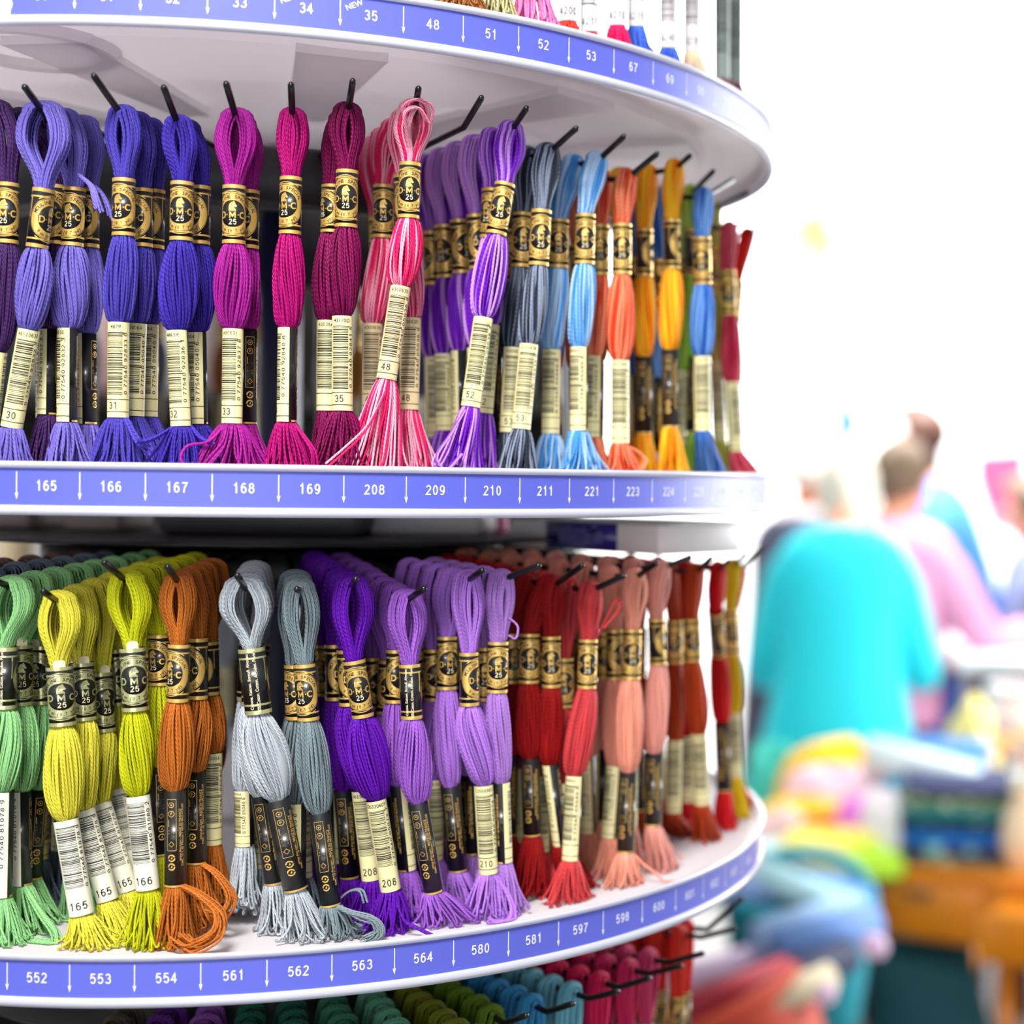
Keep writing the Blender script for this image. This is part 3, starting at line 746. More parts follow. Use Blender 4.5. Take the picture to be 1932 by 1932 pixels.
#SKEINS
# ------------------------------------------------------------------ the skeins on their pegs
TIERN = {'T': 'top', 'M': 'middle', 'L': 'lower', 'B': 'bottom'}
def lab(key, rank, tier, under):
    c = COL[key][0]; o = ORD[rank]
    pos = 'front one' if rank == 0 else o+' from the front'
    if under: return f'{c} thread skein, {pos} on the peg below number {under}'
    return f'{c} thread skein, {pos} in its row, {TIERN[tier]} tier right end'
GRP = {t: f'thread skeins hanging on the {n} tier' for t, n in TIERN.items()}
FRONT = [
 # tier peg rank colour, [rod, label top, label bottom, band top, band bottom, end], spread, loop, belly (half widths px), turn of label and band, number, options
 ('M', -1, 0, 'dark purple', [(-6,192),(14,346),(12,460),(-6,664),(-26,842),(-36,890)], 50, 32, 34, -20, 100, '30'),
 ('M', -1, 1, 'dark purple', [(0,200),(106,350),(104,462),(92,622),(90,782),(78,886)], 26, 30, 30, -40, -100, '30'),
 ('M', 0, 0, 'lavender', [(84,194),(83,357),(70,468),(55,622),(22,806),(16,892)], 42, 50, 37, 60, 0, '30'),
 ('M', 0, 1, 'lavender', [(0,0),(140,355),(136,465),(127,620),(126,796),(118,890)], 46, 34, 37, -28, -78, '30', {'extra': [([(150,330,.6),(172,350,1.0),(180,372,1.2),(187,394,1.2)], 9, .10)]}),
 ('M', 0, 2, 'lavender', [(0,0),(168,357),(167,468),(163,630),(164,800),(168,880)], 34, 32, 30, -55, -115, '30', {'extra': [([(170,345,.8),(190,362,1.0),(203,386,1.2),(211,412,1.2)], 8, .07)]}),
 ('M', 1, 0, 'blueviolet', [(233,201),(234,338),(233,446),(224,609),(223,788),(214,890)], 54, 31, 30, -32, -18, '31', {'extra': [([(238,790,.2),(250,815,.6),(262,835,.8),(282,855,.8)], 5, .10)]}),
 ('M', 1, 1, 'blueviolet', [(0,0),(268,357),(268,467),(257,611),(252,785),(262,880)], 40, 30, 28, -60, -12, ''),
 ('M', 1, 2, 'blueviolet', [(0,0),(292,359),(290,470),(281,613),(279,786),(300,860)], 34, 28, 26, -70, -25, ''),
 ('M', 2, 0, 'indigo', [(338,220),(344,344),(342,455),(334,624),(342,804),(334,892)], 54, 29, 36, -10, -30, '32', {'extra': [([(325,806,.2),(300,822,.7),(275,832,1.0),(262,832,1.2)], 4, .10), ([(362,806,.2),(378,826,.6),(400,838,.8)], 3, .08)]}),
 ('M', 2, 1, 'indigo', [(0,0),(378,352),(376,462),(370,628),(373,800),(388,872)], 36, 28, 34, -70, -55, ''),
 ('M', 3, 0, 'orchid', [(447,207),(442,351),(441,461),(440,621),(438,799),(425,892)], 72, 35, 36, -8, -22, '33', {'extra': [([(425,802,.2),(395,832,1.0),(356,840,1.6),(343,862,1.8),(352,884,1.8)], 2, .03), ([(430,800,.2),(420,838,.8),(395,868,1.0),(380,890,1.0)], 6, .12)]}),
 ('M', 3, 1, 'orchid', [(0,0),(470,360),(468,470),(466,622),(465,800),(480,880)], 26, 30, 24, -60, -150, ''),
 ('M', 4, 0, 'magenta', [(552,206),(549,335),(547,443),(543,619),(541,796),(547,892)], 47, 27, 29, -36, -80, '34', {'extra': [([(552,796,.2),(572,822,.6),(590,852,1.0),(592,885,1.0)], 4, .08)]}),
 ('M', 5, 0, 'wine', [(656,196),(655,322),(653,430),(646,597),(646,775),(640,892)], 60, 30, 33, -6, -5, '35'),
 ('M', 5, 1, 'wine', [(0,0),(626,350),(624,440),(617,605),(616,775),(608,872)], 24, 28, 30, -60, -10, ''),
 ('M', 6, 0, 'pink48', [(783,190),(774,308),(771,413),(756,541),(729,716),(702,890)], 52, 34, 33, 0, 0, '48', {'paper': 'pink', 'extra': [([(733,708,-.1),(722,750,.6),(690,810,1.2),(650,850,1.5),(606,888,1.6)], 2, .05), ([(768,235,.8),(762,200,1.3),(790,186,1.6),(816,200,1.4),(814,228,1.0)], 3, .10), ([(770,260,.8),(766,215,1.3),(792,204,1.5),(812,232,1.2)], 3, .12)], 'k': 1.0}),
 ('M', 6, 1, 'pink48', [(0,0),(762,330),(768,435),(776,600),(772,773),(782,890)], 34, 28, 28, 20, -10, '48', {'paper': 'pink'}),
 ('M', 6, 2, 'pink48', [(0,0),(724,350),(722,450),(703,611),(701,775),(690,885)], 28, 28, 26, 0, 0, '48', {'paper': 'pink'}),
 ('M', 8, 0, 'purple52', [(963,230),(953,347),(936,444),(912,600),(888,768),(862,892)], 38, 29, 34, 0, 2, '52', {'extra': [([(880,770,.2),(850,820,.8),(822,865,1.2),(840,890,1.2),(870,860,1.0)], 4, .08)]}),
 ('M', 8, 1, 'purple52', [(0,0),(928,357),(924,450),(925,613),(912,780),(910,892)], 28, 27, 26, -30, 0, '52'),
 ('M', 9, 0, 'slate', [(1033,272),(1022,397),(1016,502),(998,650),(983,810),(974,895)], 40, 26, 27, 6, 2, '53'),
 ('M', 9, 1, 'slate', [(0,0),(986,402),(983,505),(968,656),(960,816),(960,890)], 26, 26, 24, 10, 10, '53'),
 ('M', 10, 0, 'skyblue', [(1126,287),(1105,405),(1103,499),(1093,655),(1092,812),(1102,896)], 48, 24, 25, 0, -40, ''),
 ('M', 10, 1, 'skyblue', [(0,0),(1055,415),(1053,506),(1041,660),(1039,818),(1036,896)], 34, 24, 24, 0, -20, ''),
 ('M', 11, 0, 'coralorange', [(1182,320),(1174,423),(1173,518),(1170,680),(1170,836),(1182,896)], 36, 22, 28, 0, 0, '', {'extra': [([(1172,838,.2),(1200,850,.5),(1218,868,.8),(1205,890,.9)], 4, .08)]}),
 ('M', 11, 1, 'coralorange', [(0,0),(1132,425),(1132,520),(1120,672),(1118,825),(1130,893)], 24, 20, 22, 0, -40, ''),
 ('M', 12, 0, 'amber', [(1273,302),(1267,415),(1268,508),(1264,660),(1264,806),(1272,896)], 34, 22, 30, 100, 175, ''),
 ('M', 12, 1, 'amber', [(0,0),(1216,433),(1216,522),(1214,673),(1214,818),(1216,896)], 32, 22, 26, 95, 175, ''),
 ('M', 13, 0, 'lime', [(1304,350),(1304,432),(1306,520),(1307,672),(1309,815),(1318,896)], 30, 15, 16, 120, 150, '', {'rr': 27.6}),
 ('M', 14, 0, 'royal', [(1328,356),(1324,447),(1326,536),(1325,672),(1326,812),(1342,896)], 26, 22, 25, -10, 5, '', {'dp': -3.0}),
 ('M', 15, 0, 'olive', [(1346,380),(1347,470),(1350,555),(1352,685),(1358,830),(1392,897)], 36, 14, 14, 20, 5, '', {'rr': 27.0}),
 ('M', 16, 0, 'rose', [(1376,418),(1372,512),(1376,595),(1381,722),(1389,852),(1406,900)], 20, 21, 21, 10, 40, '', {'dp': -3.0}),
 ('M', 17, 0, 'scarlet', [(1410,430),(1390,530),(1384,610),(1386,735),(1392,858),(1420,903)], 16, 12, 12, 10, 40, '', {'dp': 3.0}),
 # lower tier
 ('L', -1, 0, 'green', [(24,1088),(10,1220),(8,1336),(6,1492),(2,1690),(14,1806)], 34, 42, 40, 150, -60, '165', {'big': 'green', 'paper': 'white', 'style': 'plain', 'k': 1.06}),
 ('L', -1, 1, 'green', [(0,0),(40,1216),(40,1330),(40,1492),(42,1668),(50,1806)], 40, 40, 36, 5, -95, '165', {'big': 'green', 'paper': 'white', 'style': 'plain', 'extra': [([(45,1670,.2),(75,1720,.8),(103,1760,1.2),(98,1795,1.4),(62,1806,1.2)], 14, .18)]}),
 ('L', -1, 2, 'green', [(0,0),(76,1218),(78,1328),(72,1488),(60,1656),(84,1790)], 34, 38, 34, -30, -150, '', {'big': 'green'}),
 ('L', 0, 0, 'yellow', [(112,1117),(112,1257),(119,1368),(124,1546),(154,1724),(170,1812)], 42, 38, 36, 0, -4, '165', {'big': 'green', 'paper': 'white', 'style': 'plain', 'k': 1.14}),
 ('L', 0, 1, 'yellow', [(0,0),(155,1250),(160,1358),(158,1528),(203,1698),(226,1808)], 36, 36, 30, 10, -6, '165', {'big': 'green', 'paper': 'white', 'style': 'plain', 'k': 1.05, 'extra': [([(205,1700,.3),(225,1735,.8),(242,1770,1.2),(268,1808,1.4)], 4, .05)]}),
 ('L', 0, 2, 'yellow', [(0,0),(192,1268),(198,1380),(190,1515),(243,1680),(252,1790)], 28, 34, 26, 20, -4, '165', {'big': 'green', 'paper': 'white', 'style': 'plain'}),
 ('L', 0, 3, 'yellow', [(0,0),(218,1225),(224,1330),(218,1488),(255,1650),(268,1780)], 26, 34, 24, 60, -8, '165', {'big': 'green', 'paper': 'white', 'style': 'plain'}),
 ('L', 1, 0, 'chartreuse', [(240,1078),(250,1222),(256,1340),(260,1500),(279,1676),(276,1810)], 40, 38, 31, 0, -14, '166', {'big': 'green', 'paper': 'white', 'style': 'plain', 'k': 1.12}),
 ('L', 1, 1, 'chartreuse', [(0,0),(300,1197),(302,1292),(296,1445),(300,1612),(300,1790)], 22, 30, 26, -40, -150, ''),
 ('L', 2, 0, 'rust', [(338,1081),(338,1215),(335,1323),(330,1490),(331,1670),(330,1806)], 34, 31, 33, -50, 170, '', {'extra': [([(340,1672,.2),(375,1690,.8),(412,1725,1.2),(408,1765,1.6),(365,1790,1.6),(338,1775,1.2)], 16, .16)]}),
 ('L', 2, 1, 'rust', [(0,0),(372,1203),(372,1318),(369,1455),(370,1628),(378,1740)], 30, 30, 28, -65, 170, '', {'extra': [([(380,1630,.2),(408,1650,.6),(434,1690,1.0),(422,1722,1.2),(395,1715,1.0)], 9, .12)]}),
 ('L', 2, 2, 'rust', [(0,0),(394,1210),(396,1310),(400,1420),(400,1592),(408,1690)], 24, 26, 28, -90, 0, ''),
 ('L', 3, 0, 'silver', [(463,1090),(474,1222),(488,1345),(522,1508),(558,1677),(584,1794)], 40, 44, 43, 172, -172, '', {'big': 'green', 'k': 1.18}),
 ('L', 3, 1, 'silver', [(0,0),(478,1215),(476,1330),(492,1500),(518,1666),(526,1800)], 34, 38, 32, 150, 168, '', {'big': 'green'}),
 ('L', 3, 2, 'silver', [(0,0),(470,1210),(466,1320),(460,1490),(462,1594),(456,1700)], 22, 30, 22, 60, -60, '', {'big': 'green'}),
 ('L', 4, 0, 'steel', [(566,1094),(574,1252),(582,1358),(602,1532),(624,1707),(640,1786)], 40, 31, 31, -34, 178, '', {'extra': [([(630,1708,.2),(665,1722,.8),(706,1735,1.2),(716,1762,1.4),(690,1778,1.4)], 12, .14), ([(632,1704,-.5),(655,1684,-1),(676,1682,-.6),(684,1704,-.4)], 2, .03)]}),
 ('L', 5, 0, 'violet', [(664,1088),(668,1245),(685,1352),(709,1508),(737,1678),(732,1790)], 40, 36, 42, 0, 0, '208', {'style': 'plain', 'paper': 'cream', 'extra': [([(745,1690,.3),(762,1735,.9),(790,1752,1.3),(835,1774,1.9)], 3, .04)]}),
 ('L', 5, 1, 'violet', [(0,0),(655,1225),(660,1330),(682,1490),(701,1658),(700,1780)], 34, 32, 36, 40, -4, '208', {'style': 'plain', 'paper': 'cream'}),
 ('L', 5, 2, 'violet', [(0,0),(632,1215),(634,1320),(648,1490),(660,1655),(664,1760)], 28, 30, 32, 60, 170, ''),
 ('L', 6, 0, 'plum', [(766,1114),(773,1252),(777,1355),(788,1512),(818,1682),(850,1768)], 60, 34, 34, 172, 165, ''),
 ('L', 6, 1, 'plum', [(0,0),(748,1225),(746,1325),(752,1480),(768,1640),(780,1745)], 30, 30, 28, 40, 100, ''),
 ('L', 7, 0, 'lilac', [(880,1078),(885,1230),(886,1330),(912,1480),(922,1646),(922,1752)], 48, 30, 36, 66, 0, '210', {'extra': [([(925,1648,.2),(955,1680,.6),(968,1725,1.0),(950,1752,1.2),(925,1735,1.0)], 9, .12)]}),
 ('L', 7, 1, 'lilac', [(0,0),(844,1200),(843,1300),(849,1482),(864,1642),(880,1715)], 34, 30, 26, 20, 170, ''),
 ('L', 8, 0, 'pale lilac', [(945,1076),(940,1210),(938,1306),(945,1475),(950,1625),(960,1715)], 22, 27, 24, 5, 100, '', {'extra': [([(960,1165,.4),(975,1180,.8),(972,1200,.9),(960,1195,.8)], 1, .02)]}),
 ('L', 9, 0, 'blood', [(1045,1088),(1040,1200),(1040,1296),(1038,1440),(1058,1592),(1090,1690)], 32, 25, 26, 0, -95, '', {'k': .95, 'rr': 27.2}),
 ('L', 9, 1, 'blood', [(0,0),(1000,1195),(998,1288),(1000,1430),(1004,1575),(1002,1680)], 34, 26, 28, 10, 170, ''),
 ('L', 9, 2, 'blood', [(0,0),(966,1195),(964,1288),(960,1425),(958,1575),(955,1670)], 34, 24, 26, 20, 170, ''),
 ('L', 10, 0, 'coral', [(1113,1098),(1110,1206),(1107,1298),(1084,1463),(1076,1622),(1074,1734)], 42, 25, 29, 0, -35, '', {'k': .95, 'extra': [([(1125,1205,.3),(1145,1165,.8),(1163,1133,1.1),(1168,1150,1.1),(1140,1185,.8)], 3, .04)]}),
 ('L', 11, 0, 'peach', [(1197,1074),(1193,1187),(1190,1281),(1185,1456),(1180,1607),(1180,1708)], 40, 28, 32, 10, 160, '', {'extra': [([(1195,1610,.3),(1215,1632,.8),(1245,1655,1.4),(1262,1680,1.8),(1273,1704,2.0)], 2, .04)]}),
 ('L', 11, 1, 'peach', [(0,0),(1160,1187),(1160,1281),(1160,1445),(1150,1580),(1150,1690)], 28, 24, 26, 60, -60, ''),
 ('L', 12, 0, 'salmon', [(1246,1057),(1238,1166),(1241,1252),(1234,1420),(1232,1556),(1250,1655)], 34, 26, 28, 100, 165, ''),
 ('L', 13, 0, 'brick', [(1312,1064),(1305,1166),(1307,1246),(1318,1382),(1324,1515),(1334,1634)], 30, 22, 24, 15, 0, ''),
 ('L', 13, 1, 'brick', [(0,0),(1272,1170),(1272,1250),(1272,1396),(1270,1532),(1288,1612)], 28, 20, 20, 0, 0, ''),
 ('L', 14, 0, 'red', [(1354,1060),(1350,1150),(1355,1232),(1361,1362),(1366,1492),(1366,1590)], 28, 20, 26, 130, 170, '', {'dp': -2.0}),
 ('L', 15, 0, 'sun', [(1384,1055),(1378,1150),(1382,1235),(1384,1345),(1387,1465),(1390,1560)], 16, 14, 14, 20, 10, '', {'dp': 1.5}),
 ('L', 16, 0, 'crimson', [(1392,1064),(1382,1160),(1380,1240),(1380,1350),(1386,1470),(1402,1558)], 18, 10, 12, 20, 170, '', {'dp': 5.0}),
]
UNDER = {'M': {-1: None, 0: '30', 1: '31', 2: '32', 3: '33', 4: '34', 5: '35', 6: '48', 7: '51', 8: '52', 9: '53', 10: '67'},
         'L': {0: '165', 1: '166', 2: '167', 3: '168', 4: '169', 5: '208', 6: '209', 7: '210', 8: '211', 9: '221', 10: '223'}}
UNDER['M'][-1] = 'thirty at the left edge'; UNDER['L'][-1] = '165 at the left edge'
PAPERS = {'cream': CREAM, 'pink': CREAM_PINK, 'white': CREAM_WHITE}
PKEY = {}; RANKS = {}
for row in FRONT:
    tier, pk, rank, key, pts, spread, lw, bw, p1, p2, num = row[:11]
    op = row[11] if len(row) > 11 else {}
    un = UNDER[tier].get(pk)
    tx = lab(key, rank, tier, un)
    if pk == -1: tx = f"{COL[key][0]} thread skein, {'front one' if rank == 0 else ORD[rank]+' from the front'} at the left edge of the {TIERN[tier]} tier"
    skein(tier, pk, rank, key, pts, spread, lw, bw, p1, p2, num, tx, GRP[tier], op.get('big', 'gold'), PAPERS[op.get('paper', 'cream')], op.get('style', 'lines'), op.get('extra', ()), k=op.get('k', 1.0), rr=op.get('rr'), dp=op.get('dp', 0.0))
    PKEY[(tier, pk)] = key; RANKS[(tier, pk)] = max(RANKS.get((tier, pk), 0), rank)
# rows behind the skeins in front: (tier, peg, how many hang on the peg in all)
for tier, pk, n in (('M', -1, 3), ('M', 6, 5), ('M', 8, 6), ('M', 9, 4), ('M', 10, 3), ('M', 11, 4), ('M', 12, 4), ('M', 13, 3), ('M', 14, 3), ('M', 15, 3), ('M', 16, 3),
                    ('L', -1, 8), ('L', 0, 7), ('L', 1, 7), ('L', 2, 5), ('L', 3, 5), ('L', 4, 3), ('L', 5, 8), ('L', 6, 8), ('L', 7, 5), ('L', 8, 5), ('L', 9, 7), ('L', 10, 7), ('L', 11, 8), ('L', 12, 7), ('L', 13, 4), ('L', 14, 4)):
    key = PKEY[(tier, pk)]
    for k in range(RANKS[(tier, pk)]+1, n):
        r = 28.5-(1.75 if tier == 'M' else 1.75)*k
        if r < (14.6 if tier == 'L' else 19.4): continue
        un = UNDER[tier].get(pk); tx = lab(key, k, tier, un)
        if pk == -1: tx = f"{COL[key][0]} thread skein, {ORD[k]} from the front at the left edge of the {TIERN[tier]} tier"
        generic(tier, pk, r, key, '', tx, GRP[tier], 'green' if (tier, pk) in (('L', -1), ('L', 0)) else 'gold', CREAM)
# ------------------------------------------------------------------ pegs
TIPS = {'M': {-1: (-75,165), 0: (45,162), 1: (175,140), 2: (308,162), 3: (426,155), 4: (549,157), 5: (666,150), 6: (790,165), 7: (910,182), 8: (995,202), 9: (1090,240), 10: (1180,255),
              11: (1243,288), 12: (1303,293), 13: (1347,322), 14: (1385,338), 15: (1412,362), 16: (1437,402), 17: (1438,424)},
        'L': {-1: (-40,1085), 0: (80,1115), 1: (195,1060), 2: (315,1068), 3: (447,1085), 4: (560,1112), 5: (672,1092), 6: (802,1110), 7: (912,1075), 8: (1020,1066), 9: (1100,1066), 10: (1180,1085),
              11: (1240,1062), 12: (1305,1050), 13: (1343,1052), 14: (1375,1058), 15: (1405,1045), 16: (1438,1032)}}
P = cyl(875, 240, 28.7); RODLINE[('M', 7)] = (ang(P), 28.7, P[2])
for tier, d in TIPS.items():
    for pk, (x, y) in d.items():
        th, rad, z = RODLINE[(tier, pk)]
        b = pol(rad, th, z); t = cyl(x, y, 30.7 if pk < 12 else 30.2)
        peg(tier, (rod_point((tier, pk), 14.0 if tier == 'L' else 18.9), b, t))
for pk, key, place in ((-2, 'storm', 'left of the green row'), (-3, 'umber', 'left of the grey row')):
    th = RODLINE[('L', -1)][0]-STEP*1.05*(-1-pk); RODLINE[('L', pk)] = (th, 28.6, -5.3)
    peg('L', (rod_point(('L', pk), 14.0), pol(28.6, th, -5.3), pol(30.7, th, -4.4)))
    for k in range(0, 7): generic('L', pk, 28.3-1.75*k, key, '', f"{COL[key][0]} thread skein, {'front one' if k == 0 else ORD[k]+' from the front'} {place}", GRP['L'], seed=k)
# bottom tier: tops of rows below the rim
BT = [(11, None, 'scarlet', (1402,1693)), (10, None, 'poppy', (1390,1760)), (9, None, 'pinkrose', (1328,1798)), (8, None, 'hotpink', (1288,1822)), (7, '600', 'raspberry', (1228,1845)), (6, '598', 'aqua', (1168,1870)), (5, '597', 'azure', (1083,1893)), (4, '581', 'fern', (995,1915)),
      (3, '580', 'moss', None), (2, '564', 'jade', None), (1, '563', 'sea', None), (0, '562', 'pine', None), (-1, '561', 'pine', None), (-2, '554', 'mauve', None), (-3, '553', 'grape', None), (-4, '552', 'taupe', None)]
t0 = ang(cyl(995, 1915, 30.8))
for pk, un, key, tip in BT:
    if tip: T = cyl(*tip, 30.8); th = ang(T); zt = max(T[2], -27.0)
    else: th = t0-STEP*(4-pk); zt = -26.7
    RODLINE[('B', pk)] = (th, 28.6, -27.75)
    peg('B', (rod_point(('B', pk), 18.9), pol(28.6, th, -27.75), pol(30.8, th, zt)))
    for k in range(6 if pk >= 4 else 5):
        r = (27.2 if pk >= 4 else 28.2)-1.5*k
        o = ORD[k]; pos = 'front one' if k == 0 else o+' from the front'
        tx = f'{COL[key][0]} thread skein, {pos} on the peg below number {un}' if un else f'{COL[key][0]} thread skein, {pos} in its row, bottom tier right end'
        if pk in (0, -1): tx = tx.replace('pine green', 'dark green')
        generic('B', pk, r, key, '', tx, GRP['B'], seed=k)
# top tier: tassels and white bands above the rim
def top_skein(key, bandbot, end, spread, num, label, paper=WHITE_PAPER, k=0.95, r=28.8, ph=0):
    x, y = bandbot; ex, ey = end
    pts = [(x, y-600), (x, y-450), (x, y-350), (x, y-175), (x, y), (ex, ey)]
    P = [cyl(*p, r) for p in pts]; tid = ('T', len(RODLINE)); RODLINE[tid] = (ang(P[0]), r, P[0][2])
    skein('T', tid[1], 0, key, pts, spread, 26, 27, 0, ph, num, label, GRP['T'], 'gold', paper, 'plain', k=k, rr=r)
    t = pol(30.8, ang(P[0]), P[0][2]+1)
    return tid
GREY_PAPER = mat('grey_green_paper', (128, 142, 138), 0.4, coat=0.2)
TT = [('tan', (862,-70), (872,16), 44, '', 'tan brown thread tassel drooping over the top rim above number 48', CREAM),
      ('khaki', (945,-60), (942,30), 26, '', 'khaki beige thread tassel on the top tier between brown and pink tassels', CREAM),
      ('candy', (1000,-60), (1012,48), 44, '', 'candy pink thread tassel fanned out on the top tier above number 52', CREAM),
      ('poppy', (1072,42), (1073,72), 20, '4200', 'poppy red thread skein with pale band 4200 on the top tier', WHITE_PAPER),
      ('crimson', (1112,62), (1112,85), 16, '4211', 'crimson thread skein in dim pale band right of 4200 skein', WHITE_PAPER),
      ('fuchsia', (1165,50), (1168,100), 22, '4210', 'fuchsia thread skein with white band 4210 on the top tier', WHITE_PAPER),
      ('cobalt', (1201,52), (1203,105), 16, '4215', 'cobalt blue thread skein directly right of the fuchsia one on the top tier', WHITE_PAPER),
      ('cobalt', (1261,92), (1263,130), 18, '4240', 'cobalt blue thread skein with wide white band nearer the right end of top tier', WHITE_PAPER),
      ('cream', (1306,98), (1310,150), 20, '4235', 'pale peach thread skein with barcode band near the right end of top tier', WHITE_PAPER),
      ('maroon', (1362,150), (1364,190), 18, '', 'maroon thread skein with grey band at the right end of the top tier', GREY_PAPER),
      ('maroon', (1388,160), (1392,195), 14, '', 'maroon thread skein half hidden behind the rightmost grey banded one', GREY_PAPER)]
HUB['T'] = hub(38.0)
for key, b, e, s, n, l, p in TT:
    tid = top_skein(key, b, e, s, n, l, p)
    th, rad, z = RODLINE[tid]
    peg('T', (pol(18.9, th, 38.0), pol(rad, th, z), pol(30.8, th, z+1.0)))
# far side of the middle and lower tiers, seen through the gaps
n_ = 0
FAR = {'M': ['white', 'smoke', 'denim', 'white', 'ochre', 'white', 'smoke', 'white', 'tan', 'white', 'smoke', 'white', 'silver', 'denim'], 'L': ['white', 'crimson', 'smoke', 'white', 'denim', 'white', 'silver', 'white', 'smoke', 'white']}
for tier in ('M', 'L'):
    for i, key in enumerate(FAR[tier]):
        th = PI-0.62+i*(0.098 if tier == 'M' else 0.13); pk = 40+i
        RODLINE[(tier, pk)] = (th, 28.6, {'M': 16.6, 'L': -5.3}[tier])
        peg(tier, (rod_point((tier, pk), 14.0 if tier == 'L' else 18.9), pol(28.6, th, RODLINE[(tier, pk)][2]), pol(30.7, th, RODLINE[(tier, pk)][2]+1.4)))
        side = 'left' if i < len(FAR[tier])/2 else 'right'
        generic(tier, pk, 26.5, key, '', f'{COL[key][0]} thread skein on the {TIERN[tier]} tier far side, {["first","second","third","fourth","fifth","sixth","seventh","eighth","ninth","tenth","eleventh","twelfth","thirteenth","fourteenth"][i]} counted from the right', f'skeins on the far side of the {TIERN[tier]} tier')
#BACKGROUND
# ------------------------------------------------------------------ boxes inside the rack
def box_thing(name, label, cat, c, size, rz, mats, group=None, bev=0.002):
    t = empty(name, c, rz); tag(t, label, cat, group)
    return t
def lidded_box(label, x0, x1, ybot, depth, deep, hgt, m, round_=0.004):
    z = -3.74
    a = ray(x0, ybot); b = ray(x1, ybot); A = a*depth; B = b*depth
    wdt = math.hypot(B[0]-A[0], B[1]-A[1]); rz = math.atan2(B[1]-A[1], B[0]-A[0])
    c = (A+B)/2; n = np.array([-math.sin(rz), math.cos(rz), 0])*deep/2
    t = empty('storage_box', (c[0]/100+n[0]/100, c[1]/100+n[1]/100, CH+z/100), rz); tag(t, label, 'storage box', 'storage boxes on the black shelf inside the rack')
    mb = MB(); mb.box((0, 0, hgt/200), (wdt/100, deep/100, hgt/100), bev=round_); mb.build('body', m, t, rel=False)
    mb = MB(); mb.box((0, 0, hgt/100+0.001), (wdt/100+0.001, deep/100+0.001, 0.004), bev=0.001); mb.build('lid', m, t, rel=False)
m = MB(); m.lathe([(0.014, -0.0375), (0.190, -0.0375), (0.191, -0.0380), (0.191, -0.0395), (0.190, -0.0400), (0.014, -0.0400), (0.014, -0.0375)], 96, (0, AX/100, CH))
m.build('box_shelf', BLACK_PLASTIC, RACK)
GREY_W = mat('warm_grey_box', (168, 156, 150), 0.5); GREY_D = mat('charcoal_box', (84, 84, 88), 0.45); GREY_L = mat('light_grey_box', (200, 200, 206), 0.4)
lidded_box('warm grey storage box at the left edge between middle and lower tiers', -40, 58, 1004, 97, 6, 2.1, GREY_W)
lidded_box('warm grey storage box between the leftmost box and the long charcoal one', 115, 226, 1016, 95, 6, 2.1, GREY_W)
lidded_box('long charcoal storage box with rounded corners under the middle tier', 290, 684, 1022, 92, 7, 2.1, GREY_D, 0.007)
lidded_box('light grey storage box right of the long charcoal box', 692, 908, 1018, 95, 7, 2.1, GREY_L)
m = MB(); p = cyl(938, 1008, 12.0); t = empty('pink_spool', (p[0]/100, p[1]/100, CH-0.0374)); tag(t, 'small pink cotton spool beside the light grey storage box', 'spool')
m.lathe([(0, 0.0), (0.007, 0.0), (0.0075, 0.002), (0.007, 0.016), (0.0075, 0.018), (0, 0.018)], 24); m.build('thread_winding', mat('pink_spool_thread', (244, 150, 190), 0.5), t, rel=False)
m = MB(); m.lathe([(0, 0.018), (0.008, 0.018), (0.008, 0.020), (0, 0.020)], 24); m.build('flange', WHITE_PAPER, t, rel=False)
# white carton with a navy panel lying on the lower pegs
def lvl(x, y, z): d = ray(x, y); return d*(z/d[2])
A = lvl(963, 1030, -4.45); B = lvl(1242, 1047, -4.45); Cc = lvl(1416, 1042, -4.45)
e1 = A-B; L1_ = math.hypot(*e1[:2]); e1 = e1/np.linalg.norm(e1); L2_ = math.hypot(*(Cc-B)[:2])*0.98; e2 = np.array([-e1[1], e1[0], 0.0])
if e2[:2].dot((Cc-B)[:2]) < 0: e2 = -e2
ct = B+e1*L1_/2+e2*L2_/2
t = empty('carton', (ct[0]/100, ct[1]/100, CH-0.0445), math.atan2(-e1[1], -e1[0])); tag(t, 'flat white carton with a navy panel lying under the middle tier', 'box')
mb = MB(); mb.box((0, 0, 0.0085), (L1_/100, L2_/100, 0.017), bev=0.0006); mb.build('body', mat('white_card', (0.80, 0.78, 0.78), 0.35, coat=0.2), t, rel=False)
sgn = -1 if True else 1
def face_panel(name, u0, u1, z0, z1, mt):
    mb = MB(); y = -L2_/200-0.0003
    v = [((u-0.5)*L1_/100, y, z) for u, z in ((u0, z0), (u1, z0), (u1, z1), (u0, z1))]; v += [(a, b+0.0002, c) for a, b, c in v]
    mb.add(v, [(0, 1, 2, 3), (4, 7, 6, 5), (0, 4, 5, 1), (1, 5, 6, 2), (2, 6, 7, 3), (3, 7, 4, 0)]); return mb.build(name, mt, t, rel=False)
face_panel('navy_panel', 0.26, 0.74, 0.0, 0.017, mat('navy_card', (32, 30, 130), 0.35, coat=0.3))
mb = MB(); v, f, _ = text2d('embroidery cotton', 0.0042)
mb.add([(x, -L2_/200-0.0005, y+0.0095) for x, y in v], f)
for i in range(3): pass
mb.build('printed_line', mat('pale_blue_print', (120, 120, 200), 0.5), t, rel=False)
m = MB(); m.box((0.01, 0.005, 0.0178), (L1_/100*0.9, L2_/100*0.85, 0.0015), bev=0.0003)
o = empty('leaflet', (ct[0]/100, ct[1]/100, CH-0.0445), math.atan2(-e1[1], -e1[0])+0.06); tag(o, 'pale leaflet lying on top of the flat white carton', 'leaflet')
m.build('page', mat('pale_page', (220, 232, 226), 0.4), o, rel=False)

